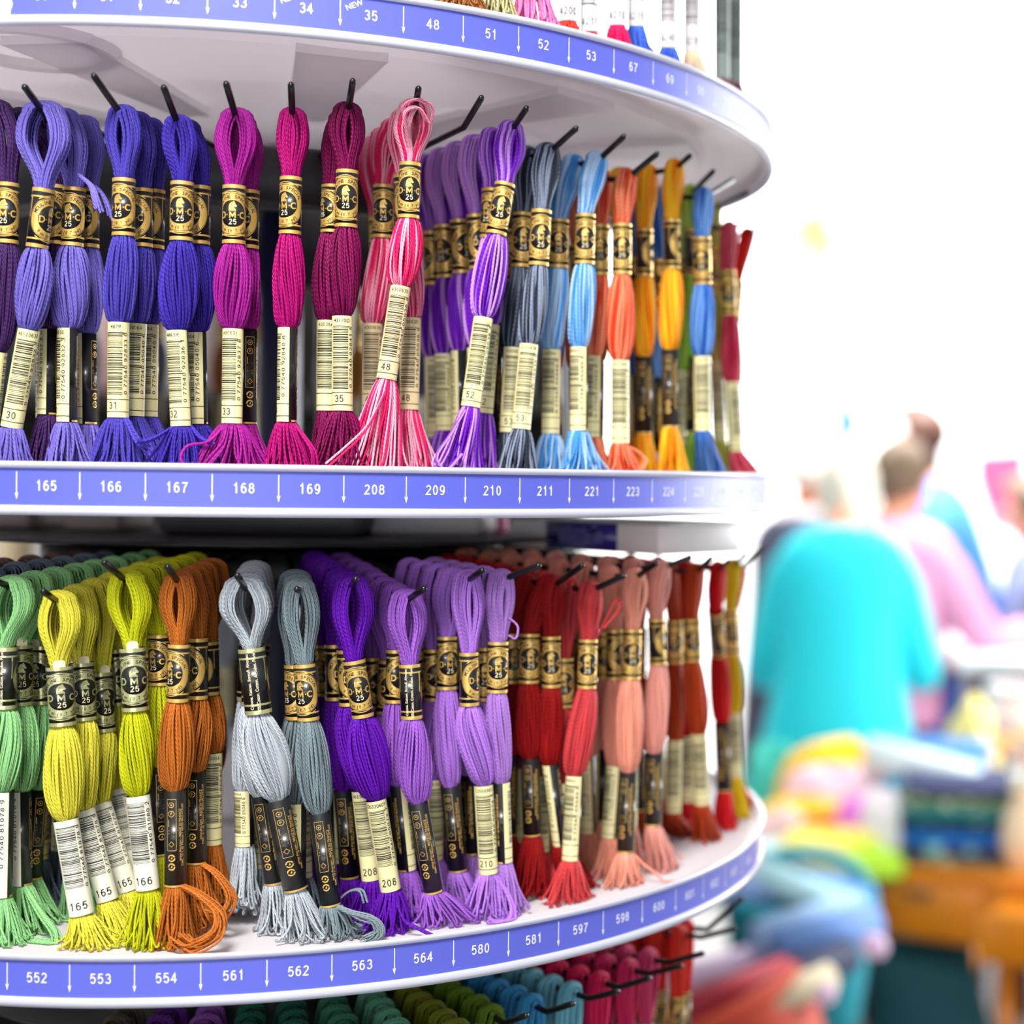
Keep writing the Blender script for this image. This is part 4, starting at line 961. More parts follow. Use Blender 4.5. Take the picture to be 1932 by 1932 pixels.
# ------------------------------------------------------------------ shop shelving behind the rack, seen through the gaps
def frame_at(x, y, depth, extra=0.0):
    return at(x, y, depth), -YAW+extra
SHELF_M = mat('dark_shelf_wood', (34, 30, 30), 0.6, noise=0.3, nscale=8)
fr = Vector((_cr[0], _cr[1], 0)).normalized(); fb = Vector((_cf[0], _cf[1], 0)).normalized()
sc0 = at(430, 900, 2.75)
t = empty('shelf_unit', (sc0.x, sc0.y, 0), -YAW); tag(t, 'dark shelf unit standing behind the thread rack', 'shelf unit')
mb = MB(); mb.box((0, 0.16, 1.1), (1.18, 0.02, 2.2)); mb.build('back_panel', SHELF_M, t, False, rel=False)
for sx in (-0.6, 0.6):
    mb = MB(); mb.box((sx, 0, 1.1), (0.03, 0.34, 2.2)); mb.build('side_panel', SHELF_M, t, False, rel=False)
for z in (0.1, 0.48, 0.86, 1.24, 1.62, 2.0):
    mb = MB(); mb.box((0, 0, z), (1.17, 0.30, 0.025)); mb.build('shelf', SHELF_M, t, False, rel=False)
sr = random.Random(5); cols = [(232, 232, 236), (60, 64, 120), (226, 206, 170), (214, 218, 226), (200, 90, 40), (236, 236, 236), (196, 30, 44), (120, 124, 134), (240, 236, 228)]
cn = ['white', 'navy', 'beige', 'pale grey', 'orange', 'bright white', 'red', 'grey', 'ivory']
gm = [mat(n.replace(' ', '_')+'_cloth', c, 0.7) for n, c in zip(cn, cols)]
names = ['top', 'upper', 'eye level', 'second lowest visible']
for zi, z in enumerate((0.8725, 1.2525, 1.6325)):
    x = -0.54; k = 0
    while x < 0.5:
        wd = sr.uniform(0.05, 0.10); hh = sr.uniform(0.14, 0.30); ci = sr.randrange(len(cols))
        o = Vector((x+wd/2, -0.02, z)); o = Matrix.Rotation(-YAW, 3, 'Z')@o+Vector((sc0.x, sc0.y, 0))
        b = empty('fabric_bolt', o, -YAW); tag(b, f'{cn[ci]} fabric bolt, number {k+1} from the left on the {["lowest","middle","upper"][zi]} shelf behind the rack', 'fabric bolt', 'fabric bolts on the shelf unit behind the rack')
        mb = MB(); mb.box((0, 0, hh/2), (wd, 0.20, hh), bev=0.012); mb.build('cloth', gm[ci], b, rel=False)
        mb = MB(); mb.box((0, 0, hh/2), (wd*0.3, 0.206, hh*0.96)); mb.build('card_core', WHITE_PAPER, b, rel=False)
        x += wd+sr.uniform(0.02, 0.09); k += 1

# ------------------------------------------------------------------ people
def loft(mb, rings, n=28, m=0, cap=True):
    """closed sleeve through ellipses (centre, half width, half depth, tilt axis none)"""
    vs = []
    for c, rx, ry in rings:
        for j in range(n):
            a = 2*PI*j/n; vs.append((c[0]+rx*math.copysign(abs(math.cos(a))**0.85, math.cos(a)), c[1]+ry*math.copysign(abs(math.sin(a))**0.85, math.sin(a)), c[2]))
    fs = [(i*n+j, i*n+(j+1) % n, (i+1)*n+(j+1) % n, (i+1)*n+j) for i in range(len(rings)-1) for j in range(n)]
    if cap: fs += [tuple(range(n))[::-1], tuple((len(rings)-1)*n+j for j in range(n))]
    mb.add(vs, fs, m)
def body_mesh(name, verts, edges, parent, mt, sub=2):
    me = bpy.data.meshes.new(name); me.from_pydata([v[0] for v in verts], edges, [])
    o = link(name, me, parent)
    bm = bmesh.new(); bm.from_mesh(me); sl = bm.verts.layers.skin.verify()
    for i, v in enumerate(bm.verts): v[sl].radius = (verts[i][1], verts[i][1]); v[sl].use_root = (i == 0)
    bm.to_mesh(me); bm.free()
    me.materials.append(mt)
    s = o.modifiers.new('skin', 'SKIN'); s.use_smooth_shade = True
    o.modifiers.new('smooth', 'SUBSURF').levels = sub; o.modifiers['smooth'].render_levels = sub
    return o
def person(loc, face, label, h, skin, hair, top, bottom, hands, bow=0.0, lean=0.0, hairlong=0.0, topw=1.0, hem=0.44, collar=None, flare=1.0, bald=False):
    """loc: feet; face: heading; hands: two local targets (x right, y forward, z) for the wrists"""
    k = h/1.62
    t = empty('person', loc, face); tag(t, label, 'person')
    def P(x, y, z):                                     # lean the trunk forward above the hips
        if z > 0.86: y = y+(z-0.86)*lean; z = 0.86+(z-0.86)*math.sqrt(1-lean*lean*0.8)
        return (x*k, y*k, z*k)
    hy = bow*0.10; hz = -abs(bow)*0.05
    V = [(P(0, 0, 0.90), 0.115*k), (P(0, 0, 1.05), 0.10*k), (P(0, 0, 1.22), 0.115*k), (P(0, -0.01, 1.34), 0.075*k), (P(0, 0.0, 1.41), 0.048*k),
         (P(0, 0.02+hy*0.6, 1.455+hz), 0.058*k), (P(0, 0.022+hy, 1.52+hz), 0.078*k), (P(0, 0.012+hy*1.1, 1.575+hz), 0.062*k)]
    E_ = [(0, 1), (1, 2), (2, 3), (3, 4), (4, 5), (5, 6), (6, 7)]
    def add(i, p, r): V.append((p, r)); E_.append((i, len(V)-1)); return len(V)-1
    add(6, P(0, 0.118+hy, 1.505+hz), 0.012*k)
    for s in (-1, 1): add(6, P(s*0.088, 0.015+hy, 1.515+hz), 0.016*k)
    SH = {}
    for s, hd in ((-1, hands[0]), (1, hands[1])):
        a = add(3, P(s*0.145, -0.005, 1.305), 0.045*k); sh = Vector(V[a][0]); hd = Vector(hd)*k
        mid = (sh+hd)/2; dist = (hd-sh).length; drop = math.sqrt(max(0.0, (0.285*k)**2-(dist/2)**2))
        el = mid+Vector((s*0.35, -0.45, -0.8)).normalized()*drop
        b = add(a, tuple(el), 0.040*k); c = add(b, tuple(hd), 0.026*k)
        dv = (hd-el).normalized(); sd = Vector((1, 0, 0)); sd = (sd-dv*sd.dot(dv)).normalized(); nn = dv.cross(sd)
        pm = add(c, tuple(hd+dv*0.055*k), 0.030*k)
        for q, ln in ((-1.5, 0.058), (-0.5, 0.072), (0.5, 0.076), (1.5, 0.066)):
            f1 = add(pm, tuple(hd+dv*0.085*k+sd*q*0.017*k), 0.0088*k)
            f2 = add(f1, tuple(Vector(V[f1][0])+dv*ln*0.5*k-Vector((0, 0, 0.012))*k), 0.008*k)
            add(f2, tuple(Vector(V[f2][0])+dv*ln*0.4*k-Vector((0, 0, 0.022))*k), 0.007*k)
        th = add(c, tuple(hd+dv*0.03*k-sd*s*0.036*k), 0.011*k); add(th, tuple(hd+dv*0.075*k-sd*s*0.05*k), 0.009*k)
        SH[s] = (sh, el, hd)
    for s in (-1, 1):
        a = add(0, P(s*0.09, 0, 0.84), 0.085*k); b = add(a, P(s*0.095, 0.015, 0.47), 0.055*k); c = add(b, P(s*0.10, -0.01, 0.08), 0.038*k); add(c, P(s*0.105, 0.13, 0.04), 0.034*k)
    body_mesh('body', V, E_, t, skin)
    mb = MB()
    sx = topw
    rings = [(P(0, -0.01, hem), 0.20*sx*flare*k, 0.145*k), (P(0, -0.01, hem+0.02), 0.205*sx*flare*k, 0.15*k), (P(0, 0, 0.92), 0.195*sx*(0.5+0.5*flare)*k, 0.145*k), (P(0, 0, 1.08), 0.185*sx*k, 0.135*k), (P(0, 0, 1.22), 0.198*sx*k, 0.135*k),
             (P(0, -0.01, 1.31), 0.212*sx*k, 0.118*k), (P(0, -0.012, 1.36), 0.185*sx*k, 0.098*k), (P(0, -0.008, 1.395), 0.115*k, 0.075*k), (P(0, -0.004, 1.41), 0.060*k, 0.058*k)]
    loft(mb, rings)
    for s in (-1, 1):
        sh, el, hd = SH[s]; w_ = el+(hd-el)*0.93
        mb.tube([sh+(Vector((0, 0, 1.2*k))-sh)*0.25, sh, sh*0.5+el*0.5, el, el*0.5+w_*0.5, w_], [0.082*k, 0.088*k*sx, 0.070*k, 0.060*k, 0.052*k, 0.046*k], 16)
    o = mb.build('top', top, t, rel=False); o.modifiers.new('smooth', 'SUBSURF').render_levels = 1
    if collar:
        mb = MB(); mb.lathe([(0.055*k, 0), (0.080*k, -0.012*k), (0.085*k, 0.0), (0.066*k, 0.045*k), (0.058*k, 0.045*k), (0.055*k, 0)], 24, P(0, -0.004, 1.385)); mb.build('collar', collar, t, rel=False)
    mb = MB()
    loft(mb, [(P(0, 0, 0.74), 0.175*k, 0.125*k), (P(0, 0, 0.86), 0.185*k, 0.13*k), (P(0, 0, 0.98), 0.17*k, 0.12*k)])
    for s in (-1, 1): mb.tube([P(s*0.085, 0, 0.85), P(s*0.09, 0.01, 0.48), P(s*0.10, -0.01, 0.10)], [0.098*k, 0.075*k, 0.065*k], 16)
    mb.build('trousers', bottom, t, rel=False)
    for s in (-1, 1):
        mb = MB(); mb.box((s*0.103*k, 0.055*k, 0.035*k), (0.085*k, 0.25*k, 0.07*k), bev=0.025); mb.build('shoe', SHOE, t, rel=False)
    hc = Vector(P(0, 0.005+hy, 1.535+hz)); mb = MB(); n = 24; vs = []; fs = []; R = 12
    for i in range(R+1):
        ph = PI*i/R*0.64
        for j in range(n):
            a = 2*PI*j/n; fwd = math.cos(a)                # j=0 faces forward: the hairline is high there
            lim = ph*(0.55 if fwd > 0.5 else (0.8 if fwd > 0 else 1.0+hairlong*0.2))
            rr = 0.098*k*(1+0.04*math.sin(5*a+3*ph))
            vs.append((hc.x+rr*math.sin(lim)*math.sin(a)*0.93, hc.y-0.006+rr*math.sin(lim)*math.cos(a)*1.08, hc.z+0.03*k+rr*math.cos(lim)*0.98-(hairlong*0.16 if (i == R and fwd < 0.2) else 0)))
    fs = [(i*n+j, i*n+(j+1) % n, (i+1)*n+(j+1) % n, (i+1)*n+j) for i in range(R) for j in range(n)]; fs.append(tuple(range(n)))
    mb.add(vs, fs); o = mb.build('hair', hair, t, rel=False)
    so = o.modifiers.new('thick', 'SOLIDIFY'); so.thickness = 0.012; so.offset = -1
    for s in (-1, 1):
        e = MB(); bm = bmesh.new(); bmesh.ops.create_uvsphere(bm, u_segments=10, v_segments=8, radius=0.0095*k); bmesh.ops.translate(bm, vec=P(s*0.031, 0.080+hy, 1.523+hz), verts=bm.verts); e.bm(bm); e.build('eye', EYE, t, rel=False)
    mb = MB(); mb.box(P(0, 0.092+hy, 1.468+hz), (0.042*k, 0.014*k, 0.010*k), bev=0.004); mb.build('mouth', LIP, t, rel=False)
    return t
SHOE = mat('dark_shoe', (40, 36, 36), 0.5); EYE = mat('eye', (60, 50, 44), 0.2); LIP = mat('lip', (176, 96, 88), 0.5)
SKIN = mat('skin', (232, 164, 130), 0.5); SKIN2 = mat('warm_skin', (226, 150, 112), 0.5)
HW = mat('white_hair', (236, 230, 214), 0.6, bump=0.3, nscale=60); HB = mat('grey_brown_hair', (112, 90, 68), 0.6, bump=0.3, nscale=60); HD = mat('brown_hair', (92, 56, 40), 0.55, bump=0.3, nscale=60)
TEAL = mat('teal_knit', (26, 214, 230), 0.75, bump=0.2, nscale=90); PINK = mat('pink_cotton', (222, 150, 186), 0.75); NAVY = mat('navy_cloth', (36, 38, 66), 0.7); BLUE = mat('blue_cotton', (60, 130, 226), 0.7); DENIM = mat('grey_denim', (112, 122, 160), 0.75)
DARKT = mat('dark_trousers', (34, 36, 58), 0.75); WHITEC = mat('white_cotton', (236, 236, 238), 0.7)
away = -YAW-0.16
def feet(x, depth): p = at(x, 900, depth); return (p.x, p.y, 0)
person(feet(1588, 3.9), away, 'person with white hair in a loose teal cardigan seen from behind', 1.60, SKIN, HW, TEAL, DARKT, ((-0.22, 0.32, 1.02), (0.22, 0.34, 1.02)), bow=0.9, lean=0.12, topw=0.98, hem=0.80, flare=1.2, hairlong=0.55).scale = (0.86, 0.95, 1.0)
person(feet(1652, 4.5), away-0.5, 'person with grey brown hair in a pink shirt leaning right to the white counter', 1.61, SKIN, HB, PINK, DARKT, ((-0.10, 0.40, 1.05), (0.36, 0.34, 1.08)), bow=0.3, lean=0.16, topw=1.08, hem=0.80, hairlong=0.2)
person(feet(1497, 5.2), away-0.9, 'white haired person in a navy jacket with white collar turned to the right', 1.60, SKIN2, HW, NAVY, DARKT, ((-0.16, 0.30, 1.0), (0.16, 0.30, 1.0)), bow=0.3, lean=0.05, collar=WHITEC)
person(feet(1838, 5.5), away+1.5, 'person with long brown hair in a bright blue top behind the pink shirt', 1.76, SKIN2, HD, BLUE, DARKT, ((-0.2, 0.25, 0.95), (0.2, 0.25, 0.95)), hairlong=1.0, lean=0.28)
person(feet(1975, 5.3), away+1.2, 'person in grey denim shirt cut off by the right edge', 1.50, SKIN, HB, DENIM, DARKT, ((-0.2, 0.25, 0.95), (0.2, 0.25, 0.95)), bow=0.4, lean=0.05)

# ------------------------------------------------------------------ counter, tables, goods
def tub(mb, c, r, h, n=40, wall=0.006, taper=0.85):
    mb.lathe([(0.0, 0.004), (r*taper, 0.004), (r*taper, 0.0), (r, h), (r-wall, h), (r*taper-wall, 0.008), (0, 0.008)], n, c)
WOOD = mat('orange_wood', (232, 140, 18), 0.35, coat=0.3, noise=0.22, nscale=9)
WOOD_D = mat('brown_knob', (110, 76, 50), 0.4)
WHITE_TOP = mat('white_laminate', (0.86, 0.86, 0.87), 0.3, coat=0.2)
P0 = on_level(1806, 1238, 1.02); t = empty('counter', (P0.x, P0.y, 0), -YAW-0.05); tag(t, 'white counter top over a dark base beside the pink shirt', 'counter')
mb = MB(); mb.box((0.55, 0.32, 1.0), (1.1, 0.64, 0.04), bev=0.004); mb.build('worktop', WHITE_TOP, t, rel=False)
mb = MB(); mb.box((0.58, 0.34, 0.49), (1.0, 0.55, 0.98)); mb.build('base_cabinet', mat('dark_navy_panel', (20, 20, 52), 0.5), t, rel=False)
P1 = on_level(1886, 1168, 1.02); t = empty('paper_pile', (P1.x, P1.y, 1.0205), -YAW+0.3); tag(t, 'white paper pile lying on the white counter', 'paper')
mb = MB(); mb.box((0.05, 0.1, 0.035), (0.26, 0.2, 0.07), 0.2, bev=0.01); mb.build('sheets', WHITE_TOP, t, rel=False)
# desk
D0 = at(1655, 1627, 2.92); D1 = on_level(1932, 1659, D0.z); u = (D1-D0); u.z = 0; u.normalize(); rzD = math.atan2(u.y, u.x)
t = empty('desk', (D0.x, D0.y, 0), rzD); tag(t, 'orange wooden desk with a drawer and slender legs', 'desk')
DW, DD, DZ = 0.95, 0.52, D0.z
mb = MB(); mb.box((DW/2, DD/2, DZ-0.012), (DW, DD, 0.024), bev=0.004); mb.build('desktop', WOOD, t, rel=False)
mb = MB(); mb.box((DW/2, DD/2, DZ-0.080), (DW-0.012, DD-0.012, 0.112), bev=0.003); mb.build('carcass', WOOD, t, rel=False)
mb = MB(); mb.box((0.108, 0.0, DZ-0.075), (0.19, 0.016, 0.094), bev=0.003); dr = mb.build('drawer', WOOD, t, rel=False)
mb = MB(); mb.box((0.085, -0.013, DZ-0.045), (0.05, 0.016, 0.014), bev=0.004); mb.build('handle', WOOD_D, dr, rel=False)
mb = MB(); mb.box((0.48, -0.07, DZ-0.070), (0.48, 0.14, 0.07), bev=0.006); mb.box((0.48, -0.146, DZ-0.070), (0.50, 0.014, 0.088), bev=0.003); mb.build('drawer', WOOD, t, rel=False)
for x_, y_ in ((0.24, 0.04), (DW-0.05, 0.04), (0.06, DD-0.05), (DW-0.05, DD-0.05)):
    mb = MB(); mb.tube([(x_, y_, DZ-0.13), (x_+0.004, y_, 0.3), (x_+0.008, y_, 0.0)], [0.020, 0.017, 0.012], 14); mb.build('leg', WOOD, t, rel=False)
def D(x, y): return on_level(x, y, DZ)
# folded cloths
def folded(label, c, w_, d_, h_, rz, m, group, tilt=0.0, cat='fabric'):
    t = empty('folded_fabric', c, rz); tag(t, label, cat, group)
    mb = MB(); n = 4
    for i in range(n):                                   # layers joined by a round fold along the front
        z0 = h_*i/n
        mb.box((0, 0, z0+h_/n/2), (w_*(1-0.01*(i % 2)), d_, h_/n*0.98), bev=h_/n*0.45)
    for i in range(0, n, 2):
        mb.tube([(-w_/2*0.99, -d_/2, h_*(i+1)/n), (w_/2*0.99, -d_/2, h_*(i+1)/n)], h_/n*0.95, 10)
    o = mb.build('cloth', m, t, rel=False)
    return t
def patterned(name, c1, c2, scale=28):
    m = mat(name, c1, 0.75); nt = m.node_tree; b = nt.nodes['Principled BSDF']
    tc = nt.nodes.new('ShaderNodeTexCoord'); v = nt.nodes.new('ShaderNodeTexVoronoi'); v.inputs['Scale'].default_value = scale
    r = nt.nodes.new('ShaderNodeValToRGB'); r.color_ramp.interpolation = 'CONSTANT'; r.color_ramp.elements[0].color = (*lin(c2), 1); r.color_ramp.elements[1].color = (*lin(c1), 1); r.color_ramp.elements[1].position = 0.36
    nt.links.new(tc.outputs['Object'], v.inputs['Vector']); nt.links.new(v.outputs['Distance'], r.inputs[0]); nt.links.new(r.outputs[0], b.inputs['Base Color'])
    return m
GF = 'folded fabrics stacked on the orange desk'
base = D(1806, 1606); z = DZ+0.0005; rzS = -YAW-0.08
stack = [('moss and grey patterned folded fabric at the bottom of the desk stack', patterned('mossy_print', (86, 104, 92), (180, 190, 150)), 0.215, 0.020),
         ('pale aqua and navy patterned folded fabric second from the stack bottom', patterned('aqua_print', (50, 60, 130), (150, 215, 220), 22), 0.215, 0.022),
         ('plain bright blue folded fabric in the desk stack', mat('bright_blue_cotton', (0, 132, 226), 0.75), 0.225, 0.020),
         ('dark navy folded fabric with pale dots in the desk stack', patterned('navy_dot', (16, 34, 66), (110, 140, 150), 45), 0.225, 0.024),
         ('plain teal folded fabric in the desk stack', mat('teal_cotton', (0, 150, 158), 0.75), 0.222, 0.018),
         ('olive and white patterned folded fabric second from the stack top', patterned('olive_print', (110, 140, 96), (214, 224, 190), 36), 0.220, 0.022),
         ('plain dark navy folded fabric on top of the desk stack', mat('deep_navy_cotton', (12, 30, 88), 0.75), 0.210, 0.016)]
for lb, m_, w_, h_ in stack:
    folded(lb, (base.x, base.y, z), w_, 0.24, h_, rzS+rnd.uniform(-0.03, 0.03), m_, GF); z += h_+0.0004
# table behind with loose cloths
tb = at(1560, 1640, 3.3); tb_z = 0.74
P2 = on_level(1540, 1560, tb_z); t = empty('trestle_table', (P2.x, P2.y, 0), -YAW); tag(t, 'low white table under the heap of yellow and pink cloths', 'table')
mb = MB(); mb.box((-0.15, -0.25, tb_z-0.015), (0.46, 0.60, 0.03), bev=0.004); mb.build('tabletop', WHITE_TOP, t, rel=False)
for x_, y_ in ((-0.35, -0.52), (0.05, -0.52), (-0.35, 0.02), (0.05, 0.02)):
    mb = MB(); mb.tube([(x_, y_, tb_z-0.03), (x_, y_, 0)], 0.02, 10); mb.build('leg', BLACK_PLASTIC, t, rel=False)
def crumpled(label, x, y, dep, w_, d_, h_, rz, m, seed, group='loose cloths heaped on the white table'):
    c = at(x, y, dep); rz = rz-YAW; q = np.random.default_rng(seed)
    t = empty('loose_cloth', c, rz); tag(t, label, 'cloth', group)
    n, k = 26, 12; vs = []; ph = q.uniform(0, 6.28, 6)
    for i in range(k+1):
        v = i/k; zz = h_*math.sin(v*PI/2); rr = math.cos(v*PI/2)**0.45
        for j in range(n):
            a = 2*PI*j/n; f = 1+0.10*math.sin(3*a+ph[0])+0.07*math.sin(5*a+ph[1]+3*v)+0.04*math.sin(9*a+ph[2]-4*v)
            vs.append((w_/2*rr*f*math.cos(a), d_/2*rr*f*math.sin(a), zz*(1+0.15*math.sin(2*a+ph[3]))))
    fs = [(i*n+j, i*n+(j+1) % n, (i+1)*n+(j+1) % n, (i+1)*n+j) for i in range(k) for j in range(n)]+[tuple(range(n))[::-1]]
    mb = MB(); mb.add(vs, fs); mb.build('cloth', m, t, rel=False); return t
def cm_(n, c): return mat(n, c, 0.75, bump=0.3, nscale=40)
crumpled('golden yellow cloth at the back of the heap under the teal cardigan', 1575, 1560, 3.3, 0.29, 0.18, 0.165, 0.1, cm_('golden_cloth', (250, 190, 10)), 1)
crumpled('white and pink cloth draped in front of the golden yellow one', 1568, 1532, 3.16, 0.21, 0.10, 0.085, -0.1, cm_('white_pink_cloth', (250, 216, 236)), 2)
crumpled('yellow cloth along the front of the heap', 1545, 1566, 3.08, 0.27, 0.12, 0.055, -0.1, cm_('yellow_cloth', (248, 196, 20)), 3)
crumpled('orange cloth lying in the middle of the heap', 1590, 1592, 3.02, 0.17, 0.10, 0.06, 0.2, cm_('orange_cloth', (236, 110, 40)), 4)
crumpled('magenta pink cloth between orange and white cloths', 1628, 1580, 2.98, 0.10, 0.08, 0.07, 0.3, cm_('magenta_cloth', (236, 130, 230)), 5)
crumpled('lemon yellow cloth in front of the magenta pink one', 1565, 1632, 2.94, 0.21, 0.12, 0.065, 0.2, cm_('lemon_cloth', (255, 242, 110)), 6)
crumpled('white cloth at the right side of the heap beside the desk', 1662, 1600, 2.96, 0.09, 0.08, 0.10, 0.0, cm_('white_cloth', (244, 236, 240)), 7)
crumpled('lime green cloth at the front of the heap beside the desk', 1640, 1650, 2.90, 0.14, 0.1, 0.05, 0.2, cm_('lime_cloth', (190, 244, 60)), 8)
crumpled('pale pink cloth at the left of the heap beside the rack', 1485, 1600, 3.05, 0.17, 0.10, 0.07, 0.2, cm_('pale_pink_cloth', (240, 200, 200)), 9)
crumpled('pale aqua cloth at the left front of the heap beside the rack', 1480, 1650, 2.93, 0.2, 0.12, 0.06, 0.2, cm_('pale_aqua_cloth', (214, 244, 244)), 10)
crumpled('turquoise cloth hanging at the left side of the desk stack', 1690, 1590, 3.1, 0.10, 0.10, 0.12, 0.0, cm_('turquoise_cloth', (20, 160, 206)), 11)
crumpled('sea green cloth standing against the rack under the teal cardigan', 1450, 1560, 3.3, 0.12, 0.10, 0.16, 0.0, cm_('sea_green_cloth', (60, 190, 176)), 12)
fp_ = at(1760, 1590, 3.32); folded('medium blue folded fabric pile behind the white paper roll', (fp_.x, fp_.y, DZ+0.0005), 0.24, 0.13, 0.165, -YAW-0.25, cm_('medium_blue_cloth', (66, 128, 196)), 'loose cloths heaped on the white table')
p = at(1738, 1446, 3.12)
t = empty('paper_roll', p, -YAW-0.35); tag(t, 'pale blue and white paper roll lying in front of the medium blue fabric pile', 'paper roll'); t.rotation_euler = (0, 0.12, -YAW-0.35)
mb = MB(); mb.tube([(-0.11, 0, 0), (0.12, 0, 0.0)], [0.042, 0.026], 24); mb.build('paper', mat('pale_blue_paper', (226, 246, 250), 0.4), t, rel=False)
mb = MB(); mb.tube([(-0.111, 0, 0), (0.121, 0, 0.0)], 0.010, 16); mb.build('core', WHITE_PAPER, t, rel=False)
crumpled('pale yellow wool heap beyond the blue fabric pile', 1832, 1498, 3.42, 0.13, 0.12, 0.19, 0, cm_('pale_yellow_wool', (250, 236, 140)), 14)
# pale bin at the right edge
p = on_level(1918, 1440, 0.80); t = empty('bin', (p.x, p.y, 0.80), 0); tag(t, 'pale pink tub with a white rim at the right edge below the counter', 'tub')
mb = MB(); tub(mb, (0, 0, 0), 0.075, 0.185, taper=0.9); mb.build('body', mat('pale_pink_plastic', (250, 222, 216), 0.4), t, rel=False)
mb = MB(); mb.lathe([(0.071, 0.175), (0.081, 0.175), (0.082, 0.195), (0.071, 0.195), (0.071, 0.175)], 40); mb.build('rim', WHITE_TOP, t, rel=False)
t2 = empty('stool', (p.x, p.y, 0), 0); tag(t2, 'white stool carrying the pale pink tub', 'stool')
mb = MB(); mb.lathe([(0, 0.799), (0.14, 0.799), (0.145, 0.785), (0.14, 0.77), (0, 0.77)], 32); mb.build('seat', WHITE_TOP, t2, rel=False)
for a in range(4):
    mb = MB(); mb.tube([(0.09*math.cos(a*PI/2), 0.09*math.sin(a*PI/2), 0.775), (0.15*math.cos(a*PI/2), 0.15*math.sin(a*PI/2), 0)], 0.014, 10); mb.build('leg', WHITE_TOP, t2, rel=False)
# vase of flowers at the right end of the desk
p = D(1928, 1640); t = empty('flower_vase', (p.x, p.y, DZ+0.0005)); tag(t, 'cream vase with yellow and orange flowers on the desk at the right edge', 'vase')
mb = MB(); mb.lathe([(0, 0), (0.030, 0), (0.042, 0.05), (0.036, 0.10), (0.020, 0.14), (0.026, 0.155), (0.022, 0.155), (0.017, 0.14), (0.03, 0.1), (0, 0.01)], 32); mb.build('vase', mat('cream_glaze', (250, 226, 190), 0.25, coat=0.5), t, rel=False)
for i in range(7):
    a = i*2.4; q = 0.02+0.008*i; tip = (q*math.cos(a), q*math.sin(a), 0.20+0.012*((i*3) % 5))
    mb = MB(); mb.tube([(0, 0, 0.10), (tip[0]*0.6, tip[1]*0.6, 0.17), tip], 0.0018, 6); st_ = mb.build('stem', mat('stem_green', (96, 140, 60), 0.6), t, rel=False)
    mb = MB()
    for pz in range(6):
        b = pz*PI/3; bm = bmesh.new(); bmesh.ops.create_uvsphere(bm, u_segments=8, v_segments=6, radius=0.011); bmesh.ops.scale(bm, vec=(1, 0.6, 0.35), verts=bm.verts)
        bmesh.ops.rotate(bm, cent=(0, 0, 0), matrix=Matrix.Rotation(b, 3, 'Z'), verts=bm.verts); bmesh.ops.translate(bm, vec=(tip[0]+0.011*math.cos(b), tip[1]+0.011*math.sin(b), tip[2]), verts=bm.verts); mb.bm(bm)
    mb.build('blossom', mat('blossom', (255, 214, 70) if i % 2 else (250, 150, 70), 0.6), t, rel=False)
# baskets of rolled fabric in front
def basket(label, c, r, h, m, rz=0.0, handle=None):
    t = empty('basket', c, rz); tag(t, label, 'basket')
    n, k = 96, 30; vs = []
    for i in range(k+1):
        z_ = h*i/k; rr = r*(0.78+0.22*(i/k)**0.8)
        for j in range(n):
            a = 2*PI*j/n; wv = 0.004*math.cos(j*PI/2+(PI if i % 2 else 0))
            vs.append(((rr+wv)*math.cos(a), (rr+wv)*math.sin(a), z_))
    fs = [(i*n+j, i*n+(j+1) % n, (i+1)*n+(j+1) % n, (i+1)*n+j) for i in range(k) for j in range(n)]+[tuple(range(n))[::-1]]
    mb = MB(); mb.add(vs, fs); o = mb.build('wicker', m, t, rel=False); s_ = o.modifiers.new('thick', 'SOLIDIFY'); s_.thickness = 0.006
    mb = MB(); mb.tube([(r*1.01*math.cos(2*PI*i/48), r*1.01*math.sin(2*PI*i/48), h) for i in range(49)], 0.012, 10, cap=False); mb.build('rim', m, t, rel=False)
    if handle:
        mb = MB(); mb.tube([(r*1.0*math.cos(PI*i/24), 0, h+handle*math.sin(PI*i/24)) for i in range(25)], 0.011, 10); mb.build('handle', m, t, rel=False)
    return t
def roll(label, c, length, r, rz, tilt, m, group):
    t = empty('fabric_roll', c, rz); t.rotation_euler = (0, tilt, rz); tag(t, label, 'fabric roll', group)
    mb = MB(); pts = []
    mb.tube([(-length/2, 0, 0), (length/2, 0, 0)], r, 20)
    for e in (-1, 1):
        sp = [(e*length/2, r*(0.15+0.8*i/40)*math.cos(i*0.45), r*(0.15+0.8*i/40)*math.sin(i*0.45)) for i in range(41)]; mb.tube(sp, r*0.07, 6)
    mb.build('cloth', m, t, rel=False); return t
cr = at(1500, 1790, 2.5); ft = Vector((cr.x, cr.y, 0))
ft = Vector((at(1508, 1700, 2.52).x, at(1508, 1700, 2.52).y, 0)); t = empty('crate', ft, -YAW); tag(t, 'low wooden crate carrying the teal basket', 'crate')
ZC = 0.62
mb = MB(); mb.box((0, 0.0, ZC/2), (0.22, 0.24, ZC), bev=0.006); mb.build('body', mat('dark_crate_wood', (70, 62, 60), 0.6, noise=0.25, nscale=7), t, rel=False)
TB = mat('teal_wicker', (20, 150, 165), 0.6); OB = mat('orange_wicker', (200, 66, 34), 0.6)
q = at(1508, 1700, 2.52); basket('teal basket with a carrying handle full of blue rolls', (q.x, q.y, ZC+0.0005), 0.115, 0.20, TB, -YAW+0.15, handle=0.075)
hb = ZC+0.215
GR = 'fabric rolls standing in the baskets'
